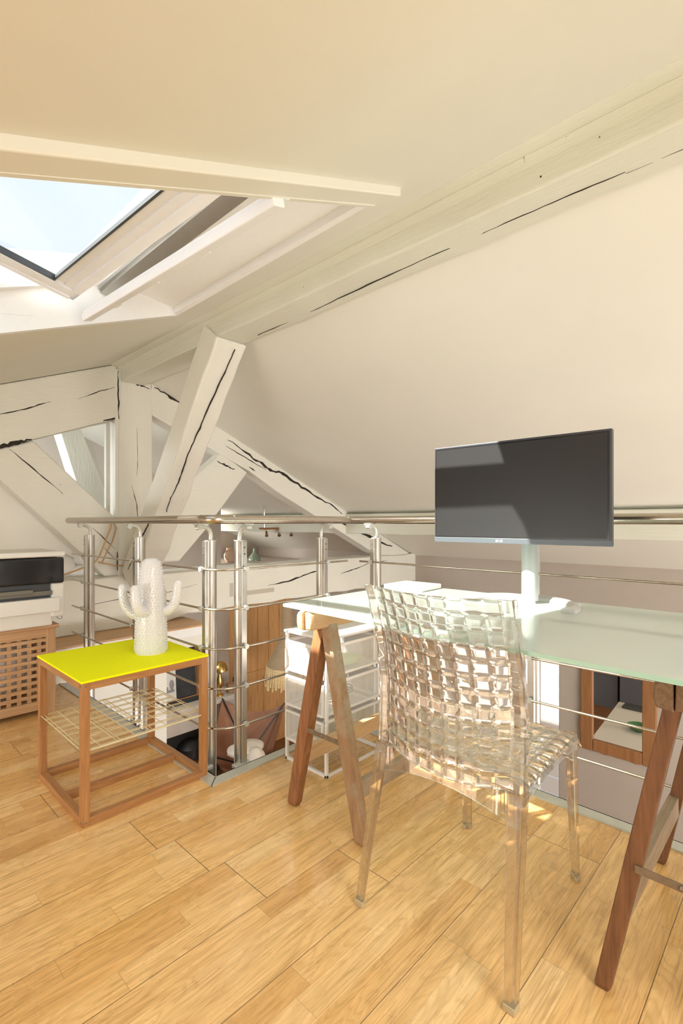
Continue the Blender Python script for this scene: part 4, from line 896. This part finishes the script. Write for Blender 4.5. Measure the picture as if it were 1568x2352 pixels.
def prof_u(z):   # line of the back's outer edges, leaning towards the camera as it rises
    P = [(.42, 1.056), (.50, 1.060), (.60, 1.061), (.70, 1.047), (.78, 1.024), (.86, .998)]
    for (z0, u0), (z1, u1) in zip(P[:-1], P[1:]):
        if z <= z1: return u0 + (u1 - u0) * (z - z0) / (z1 - z0)
    return P[-1][1]
def Sback(s_, t_):
    z = .425 + (.853 - .425) * t_; x = (s_ - .5) * 2
    def pt(x, z):
        bow = .050 * (1 - x * x) * (0.75 + .25 * t_); zz = z
        hw = HWC - .028
        return Vector((prof_u(z) + .012 - bow, YM - x * hw, zz + .010 * (x * x - 1) * (1 - t_) * 1.6))
    p = pt(x, z); e = 1e-3; a = pt(x + e, z) - p; b = pt(x, z + e) - p; n = a.cross(b).normalized()
    if n.x > 0: n = -n
    return p, n
m = MB(); woven(m, Sback, 9, 12, 7, .0020, .0045); m.build('backrest', 'chair', ch, smooth=True, angle=38)
for s_ in (1, -1):     # stiles with the wrapped wings
    y = YM + s_ * (HWC - .014); vs = []; fs = []; n = 40
    for i in range(n + 1):
        z = .40 + (.856 - .40) * i / n; u = prof_u(z); g = .0011 * (1 if (i // 3) % 2 else -1)
        pr_ = [(u - .004 - g, y - s_ * .018), (u - .006 - g, y + s_ * .006), (u + .002, y + s_ * (.0145 + g)), (u + .020, y + s_ * (.013 + g)), (u + .020, y + s_ * .009), (u + .006, y + s_ * .008), (u + .002, y - s_ * .018)]
        vs += [(a, b, z) for a, b in pr_]
    for i in range(n):
        for j in range(7): fs.append((i * 7 + j, i * 7 + (j + 1) % 7, (i + 1) * 7 + (j + 1) % 7, (i + 1) * 7 + j))
    fs += [tuple(range(7)), tuple(range(len(vs) - 1, len(vs) - 8, -1))]
    MB().add(vs, fs).build('stile', 'chair', ch, smooth=True, angle=30)
def Sseat(s_, t_):
    def pt(s_, t_):
        x = (s_ - .5) * 2; u = 1.065 + .40 * t_; z = .452 - .014 * (1 - x * x) * math.sin(PI * min(t_ * 1.1, 1)) - .010 * t_
        if t_ > .86: z -= ((t_ - .86) / .14) ** 2 * .035
        if abs(x) > .86: z -= ((abs(x) - .86) / .14) ** 2 * .012
        return Vector((u, YM - x * (HWC + .004 - .018 * t_), z))
    p = pt(s_, t_); e = 1e-3; a = pt(s_ + e, t_) - p; b = pt(s_, t_ + e) - p; n = a.cross(b).normalized()
    if n.z < 0: n = -n
    return p, n
m = MB(); woven(m, Sseat, 9, 10, 6, .0020, .0045); m.build('seat', 'chair', ch, smooth=True, angle=38)
# skirts under the seat; the rear one arches and carries the lettering
def skirt(p0, p1, ztop, depth, th, name='skirt'):
    p0, p1 = Vector(p0), Vector(p1); d = (p1 - p0); n_ = Vector((-d.y, d.x)).normalized(); vs = []; fs = []; n = 18
    for i in range(n + 1):
        t = i / n; c = p0 + d * t; zl = ztop - depth + depth * .42 * (1 - (2 * t - 1) ** 2 ) - depth * .12
        bow = 0
        for a, z in ((-th / 2, ztop), (th / 2, ztop), (th / 2 , zl), (-th / 2, zl)): vs.append((c.x + n_.x * a, c.y + n_.y * a, z))
    for i in range(n):
        for j in range(4): fs.append((i * 4 + j, i * 4 + (j + 1) % 4, (i + 1) * 4 + (j + 1) % 4, (i + 1) * 4 + j))
    fs += [(0, 1, 2, 3), (n * 4 + 3, n * 4 + 2, n * 4 + 1, n * 4)]
    return MB().add(vs, fs).build(name, 'chair', ch, smooth=True, angle=30)
skirt((1.050, YL - .02), (1.050, YR + .02), .432, .070, .005)
skirt((1.445, YL - .05), (1.445, YR + .05), .425, .030, .004)
skirt((1.07, YL - .008), (1.44, YL - .02), .436, .036, .004); skirt((1.07, YR + .008), (1.44, YR + .02), .436, .036, .004)
for y in (YL - .045, YR + .045):
    m = MB(); m.bar((1.046, y, .428), (1.046, y, .378), .008, .006, (1, 0, 0)); m.bar((1.046, y - .012, .428), (1.046, y + .012, .428), .006, .006); m.build('rib', 'chair', ch)
text('AMI AMI', .009, (1.0462, .740, .412), (0, -1, 0), (-1, 0, 0), 'text', ch)
text('Kartell', .015, (1.0462, .702, .410), (0, -1, 0), (-1, 0, 0), 'text', ch)
def cleg(top, foot, sx, sy, w0, w1):
    """angle-section leg: two flanges meeting at the outer corner"""
    top, foot = Vector(top), Vector(foot); vs = []; fs = []; n = 10
    for i in range(n + 1):
        t = i / n; c = top.lerp(foot, t); w_ = w0 + (w1 - w0) * t; th = w_ * .34
        pr_ = [(0, 0), (w_, 0), (w_, th), (th * 1.25, th * 1.25), (th, w_), (0, w_)]
        vs += [(c.x - sx * a + sx * w_ / 2, c.y - sy * b + sy * w_ / 2, c.z) for a, b in pr_]
    for i in range(n):
        for j in range(6): fs.append((i * 6 + j, i * 6 + (j + 1) % 6, (i + 1) * 6 + (j + 1) % 6, (i + 1) * 6 + j))
    fs += [tuple(range(6)), tuple(range(len(vs) - 1, len(vs) - 7, -1))]
    lg = MB().add(vs, fs).build('leg', 'cleg', ch, smooth=True, angle=25, bevel=0.0012)
    w_ = w1 * 1.12; th = w_ * .45; m = MB()
    pr_ = [(0, 0), (w_, 0), (w_, th), (th, th), (th, w_), (0, w_)]
    m.prism([(foot.x - sx * a + sx * w_ / 2, foot.y - sy * b + sy * w_ / 2) for a, b in pr_], 0.0, .016, 'z').build('foot_pad', 'pad', lg, bevel=0.002)
cleg((1.064, YL - .020, .425), (1.002, .880, .012), -1, 1, .036, .024); cleg((1.064, YR + .018, .425), (1.000, .462, .012), -1, -1, .036, .024)
cleg((1.452, YL - .045, .428), (1.492, .842, .012), 1, 1, .034, .022); cleg((1.452, YR + .045, .428), (1.490, .500, .012), 1, -1, .034, .022)

# ------------------------------------------------------------------ things in the lower room
mi = thing('wall_mirror', 'rustic wooden framed mirror hanging on the taupe wall of the lower room', 'mirror', (5.34, 1.4, -.8))
y0, y1, z0, z1 = 1.065, 1.727, -1.255, -.345; fwid = .115
MB().box(5.335, 5.349, y0 + .06, y1 - .06, z0 + .06, z1 - .06).build('glass', 'mirror', mi)
def wavy(a, b, wd):
    a, b = Vector(a), Vector(b); mb = MB(); d = (b - a); n = 8; sd = Vector((0, -d.z, d.y)).normalized(); vs = []; fs = []; rn = random.Random(int(a.z * 100) + int(b.y * 77))
    for i in range(n + 1):
        c = a + d * i / n; w_ = wd + rn.uniform(-.008, .008)
        vs += [c - sd * wd / 2 + Vector((-.03, 0, 0)), c + sd * (w_ - wd / 2) + Vector((-.03, 0, 0)), c + sd * (w_ - wd / 2) + Vector((.008, 0, 0)), c - sd * wd / 2 + Vector((.008, 0, 0))]
    for i in range(n):
        for j in range(4): fs.append((i * 4 + j, i * 4 + (j + 1) % 4, (i + 1) * 4 + (j + 1) % 4, (i + 1) * 4 + j))
    fs += [(0, 1, 2, 3), (n * 4 + 3, n * 4 + 2, n * 4 + 1, n * 4)]
    return mb.add(vs, fs)
X = 5.34; h_ = fwid / 2
for a, b in (((X, y0 + h_, z0), (X, y0 + h_, z1)), ((X, y1 - h_, z1), (X, y1 - h_, z0)), ((X, y1 - fwid, z0 + h_), (X, y0 + fwid, z0 + h_)), ((X, y0 + fwid, z1 - h_), (X, y1 - fwid, z1 - h_))):
    wavy(a, b, fwid).build('frame_board', 'mwood', mi, bevel=0.008)
# kitchen seen in the mirror
dt = thing('dining_table', 'long white dining table reflected in the wall mirror', 'table', (3.5, 1.8, -2.3))
MB().prism([(2.75, 2.05), (4.45, 1.93), (4.45, 1.0), (2.75, 1.0)], -1.58, -1.55, 'z').build('table_top', 'tablew', dt, bevel=0.004)
for (x, y) in ((2.85, 1.1), (4.35, 1.1), (2.85, 1.93), (4.35, 1.84)): MB().box(x - .03, x + .03, y - .03, y + .03, -2.3, -1.58).build('leg', 'tablew', dt)
bo = MB().lathe([(.05, 0), (.10, .035), (.13, .07), (.125, .072), (.09, .04), (.03, .012)], (3.70, 1.58, -1.55), 28); tag(bo.build('bowl', 'bowl', smooth=True), 'green glazed bowl on the white table reflected in the mirror', 'bowl')
o = MB().box(2.80, 3.0, 1.40, 1.95, -1.549, -1.52).build('serving_tray', 'dark', bevel=0.005); tag(o, 'dark tray at the far end of the white table in the mirror', 'tray')
ov = thing('oven', 'built-in steel oven in the kitchen reflected in the mirror', 'oven', (.6, 2.8, -2.3))
MB().box(.3, .9, 2.55, 3.2, -2.3, -.3).build('housing', 'kgrey', ov); MB().box(.9, .93, 2.58, 3.17, -1.7, -1.05).build('door', plain('oven_steel', (.35, .36, .37), .3, .6), ov, bevel=0.004); MB().bar((.96, 2.65, -1.12), (.96, 3.10, -1.12), .02, .02).build('handle', 'chrome', ov)
o = MB().box(.3, .95, .3, 2.5, -2.3, -.35).build('kitchen_cabinet', 'kgrey'); tag(o, 'tall grey kitchen cabinets reflected in the mirror', 'cabinet')
o = MB().box(.3, 1.0, 3.22, 3.5, -2.3, -1.4).build('kitchen_cabinet', 'black'); tag(o, 'low black kitchen cabinet left of the oven in the mirror', 'cabinet')

# pine wardrobe
pw = thing('pine_wardrobe', 'tall honey pine panelled wardrobe at the back of the lower room', 'wardrobe', (4.6, 5.9, -2.3))
MB().box(4.03, 5.05, 5.95, 6.05, -2.3, -.05).build('carcass', 'pine', pw)
for i in range(5):
    x = 4.05 + i * .2; d_ = MB().box(x + .012, x + .188, 5.935, 5.955, -1.15, -.1).build('upper_board', 'pine', pw, bevel=0.006)
for i in range(2):
    x = 4.05 + i * .5; MB().box(x + .02, x + .47, 5.93, 5.955, -2.2, -1.25).build('lower_panel', 'pine', pw, bevel=0.01)
m = MB(); m.box(4.03, 4.11, 5.92, 5.955, -2.3, -.05); m.box(4.99, 5.08, 5.92, 5.955, -2.3, -.05); m.box(4.03, 5.05, 5.92, 5.955, -1.25, -1.15); m.build('rail', 'pine', pw, bevel=0.004)
# chimney breast with mantel and stove
mt = thing('fireplace', 'white stone fireplace with mantel shelf and black hearth below the platform', 'fireplace', (3.2, 5.7, -2.3))
MB().box(2.55, 3.98, 5.62, 6.05, -1.34, -1.28).build('mantel_shelf', 'stone', mt, bevel=0.01)
m = MB(); m.box(2.62, 3.92, 5.72, 6.05, -1.62, -1.34); m.box(2.62, 2.80, 5.72, 6.05, -2.3, -1.5); m.box(3.72, 3.92, 5.72, 6.05, -2.3, -1.5); m.build('surround', 'stone', mt, bevel=0.01)
MB().box(2.80, 3.72, 5.80, 6.05, -2.3, -1.5).build('hearth', 'soot', mt)
MB().lathe([(.12, 0), (.16, .1), (.16, .5), (.10, .56), (.03, .58)], (3.25, 5.72, -2.3), 24).build('stove_pot', 'soot', mt, smooth=True)
MB().blob((3.2, 5.55, -1.95), (.05, .01, .035), 12, 6).build('gilt_ornament', 'brass', mt)
m = MB(); m.box(2.3, 3.0, 6.0, 6.05, -1.28, .2); 
# picture and mirror frames on the mantel
pf = thing('framed_picture', 'large dark framed painting leaning on the mantel', 'picture', (3.15, 5.9, -1.28))
m = MB(); X0_, X1_, Z0_, Z1_ = 2.85, 3.46, -1.275, -.42
for a in ((X0_, X1_, Z0_, Z0_ + .07), (X0_, X1_, Z1_ - .07, Z1_), (X0_, X0_ + .07, Z0_, Z1_), (X1_ - .07, X1_, Z0_, Z1_)): m.hexa([(a[0], 5.80 + (a[2] - Z0_) * .1, a[2]), (a[1], 5.80 + (a[2] - Z0_) * .1, a[2]), (a[1], 5.84 + (a[2] - Z0_) * .1, a[2]), (a[0], 5.84 + (a[2] - Z0_) * .1, a[2]), (a[0], 5.80 + (a[3] - Z0_) * .1, a[3]), (a[1], 5.80 + (a[3] - Z0_) * .1, a[3]), (a[1], 5.84 + (a[3] - Z0_) * .1, a[3]), (a[0], 5.84 + (a[3] - Z0_) * .1, a[3])])
m.build('frame', 'soot', pf, bevel=0.008)
m = MB()
for a in ((X0_ + .06, X1_ - .06, Z0_ + .062, Z0_ + .075), (X1_ - .075, X1_ - .062, Z0_ + .06, Z1_ - .06)): m.box(a[0], a[1], 5.79 + (a[2] - Z0_) * .1, 5.80 + (a[3] - Z0_) * .1, a[2], a[3])
m.build('gilt_edge', 'mwood', pf)
MB().hexa([(X0_ + .06, 5.825, Z0_ + .06), (X1_ - .06, 5.825, Z0_ + .06), (X1_ - .06, 5.835, Z0_ + .06), (X0_ + .06, 5.835, Z0_ + .06), (X0_ + .06, 5.90, Z1_ - .06), (X1_ - .06, 5.90, Z1_ - .06), (X1_ - .06, 5.91, Z1_ - .06), (X0_ + .06, 5.91, Z1_ - .06)]).build('canvas', 'pic', pf)
pp = thing('postcard', 'pale printed card with a grey sketch propped against the dark painting', 'card', (2.98, 5.77, -1.2))
MB().hexa([(2.88, 5.77, -1.18), (3.08, 5.77, -1.18), (3.08, 5.775, -1.18), (2.88, 5.775, -1.18), (2.88, 5.80, -.80), (3.08, 5.80, -.80), (3.08, 5.805, -.80), (2.88, 5.805, -.80)]).build('card', 'paper', pp)
m = MB(); m.box(2.92, 3.05, 5.764, 5.768, -1.08, -1.05); m.blob((3.02, 5.772, -.99), (.028, .003, .06), 12, 6); m.blob((2.95, 5.768, -1.03), (.02, .003, .03), 10, 6); m.build('sketch', 'ink', pp)
lp = thing('brass_lamp', 'small brass lamp with a mushroom shade on the mantel', 'lamp', (3.68, 5.72, -1.28))
MB().lathe([(.055, 0), (.05, .015), (.02, .03), (.018, .07), (.04, .13), (.045, .20), (.02, .27), (.018, .31), (.03, .33)], (3.68, 5.74, -1.28), 24).build('base', 'brass', lp, smooth=True)
MB().lathe([(.10, 0), (.10, .02), (.085, .07), (.05, .11), (.01, .125)], (3.69, 5.74, -.95), 24).build('shade', 'brass', lp, smooth=True)
o = MB().lathe([(.05, 0), (.062, .02), (.060, .09), (.066, .10), (.066, .125), (.05, .126)], (3.86, 5.74, -1.28), 20).build('lidded_basket', 'basket', smooth=True); tag(o, 'small round wicker pot on the mantel, right of the brass lamp', 'pot')
# pendant lamp of raffia
pl = thing('pendant_lamp', 'raffia pendant lamp with a fringed shade hanging in the stairwell', 'lamp', (3.80, 4.6, -.3))
MB().lathe([(.055, 0), (.068, -.03), (.070, -.26), (.075, -.36), (.13, -.47), (.21, -.62), (.25, -.72)], (3.89, 4.6, .02), 30, cap=False).build('shade', 'raffia', pl, smooth=True)
m = MB()
for i in range(170):
    a = 2 * PI * i / 170 + random.uniform(-.03, .03); r = .248; L = random.uniform(.18, .26); rr2 = r + random.uniform(.0, .03)
    m.bar((3.89 + r * math.cos(a), 4.6 + r * math.sin(a), -.69), (3.89 + rr2 * math.cos(a), 4.6 + rr2 * math.sin(a), -.69 - L), .012, .007, (1, .3, 0))
fr_ = m.build('fringe', 'fringe', pl); 
MB().tube([(3.89, 4.6, .02), (3.89, 4.6, .262)], .008, 8).build('cord', 'rope', pl)
# butterfly chair with sheepskin
bc = thing('butterfly_chair', 'tan leather butterfly chair with black rod frame in the lower room', 'chair', (4.2, 5.1, -2.3))
cb0 = Vector((3.70, 5.12, -2.3))
def bp(a, b, z): return cb0 + R_ * a + F_ * b + Zv * z
n = 14; vs = []; fs = []
cor = [bp(-.40, .30, 1.02), bp(.42, .25, .98), bp(.30, -.45, .52), bp(-.42, -.35, .58)]
for j in range(n + 1):
    for i in range(n + 1):
        s_, t_ = i / n, j / n
        p = (cor[0] * (1 - s_) + cor[1] * s_) * (1 - t_) + (cor[3] * (1 - s_) + cor[2] * s_) * t_
        sag = 16 * s_ * (1 - s_) * t_ * (1 - t_); p = p - Zv * (.42 * sag + .14 * (4 * s_ * (1 - s_)) + .06 * (4 * t_ * (1 - t_))); vs.append(p)
n1 = n + 1; off_ = len(vs); vs += [v - Zv * .008 for v in vs]
for j in range(n):
    for i in range(n):
        a = j * n1 + i; fs.append((a, a + 1, a + 1 + n1, a + n1)); fs.append((off_ + a, off_ + a + n1, off_ + a + 1 + n1, off_ + a + 1))
MB().add(vs, fs).build('leather_sling', 'leather', bc, smooth=True, angle=180)
m = MB()
for a, b in ((cor[0], bp(.34, -.38, 0.01)), (cor[1], bp(-.34, -.38, 0.01)), (cor[2], bp(-.30, .38, 0.01)), (cor[3], bp(.30, .38, 0.01))): m.tube([a, b], .010, 8)
m.tube([bp(.34, -.38, .01), bp(-.34, -.38, .01)], .010, 8); m.tube([bp(-.30, .38, .01), bp(.30, .38, .01)], .010, 8); m.build('rod_frame', 'soot', bc, smooth=True)
m = MB(); m.blob(bp(.02, -.30, .64), (.24, .17, .07), 22, 10, .06, 4); m.blob(bp(.16, -.43, .54), (.12, .12, .17), 18, 10, .06, 5)
tag(m.build('sheepskin', 'wool', smooth=True, angle=180), 'cream sheepskin thrown over the leather butterfly chair', 'sheepskin')

# ledge things beyond the tie beam
jg = thing('jug', 'terracotta jug with one handle in the far niche', 'jug', (4.09, 6.15, .44))
MB().lathe([(.06, 0), (.085, .05), (.09, .11), (.065, .16), (.05, .185), (.06, .21)], (4.12, 6.15, .44), 24).build('body', 'terra', jg, smooth=True)
MB().tube([(4.06, 6.12, .62), (4.01, 6.09, .60), (3.99, 6.08, .54), (4.04, 6.10, .49)], .010, 8).build('handle', 'terra', jg, smooth=True)
o = MB().lathe([(.09, 0), (.095, .03), (.06, .09), (.025, .13), (.022, .18), (.028, .19)], (4.55, 6.15, .44), 24).build('bottle', 'greenglass', smooth=True); tag(o, 'green glass bottle in the far niche, right of the jug', 'bottle')
sr = thing('spotlight_rail', 'wooden ceiling rail with three small spotlights beyond the tie beam', 'light', (4.1, 5.0, .95))
MB().bar((3.80, 5.0, s2(3.8) - .32), (4.42, 5.0, s2(3.8) - .32), .08, .025).build('rail', 'mwood', sr); 
for i in range(3):
    u = 3.88 + i * .2; z = s2(3.8) - .335
    h__ = MB(); h__.tube([(u, 5.0, z), (u, 5.0, z - .02)], .01, 8); h__.tube([(u, 5.0, z - .02), (u - .03, 4.95, z - .075)], .016, 12, scales=[.7, 1.4]); h__.build('spotlight', 'chrome', sr, smooth=True)
m = MB(); m.tube([(3.85, 5.0, s2(3.85)), (3.85, 5.0, s2(3.8) - .31)], .008, 6); m.tube([(4.37, 5.0, s2(4.37)), (4.37, 5.0, s2(3.8) - .31)], .008, 6); m.build('hanger', 'chrome', sr)

for ob in bpy.data.objects:
    if '_o' in ob: del ob['_o']
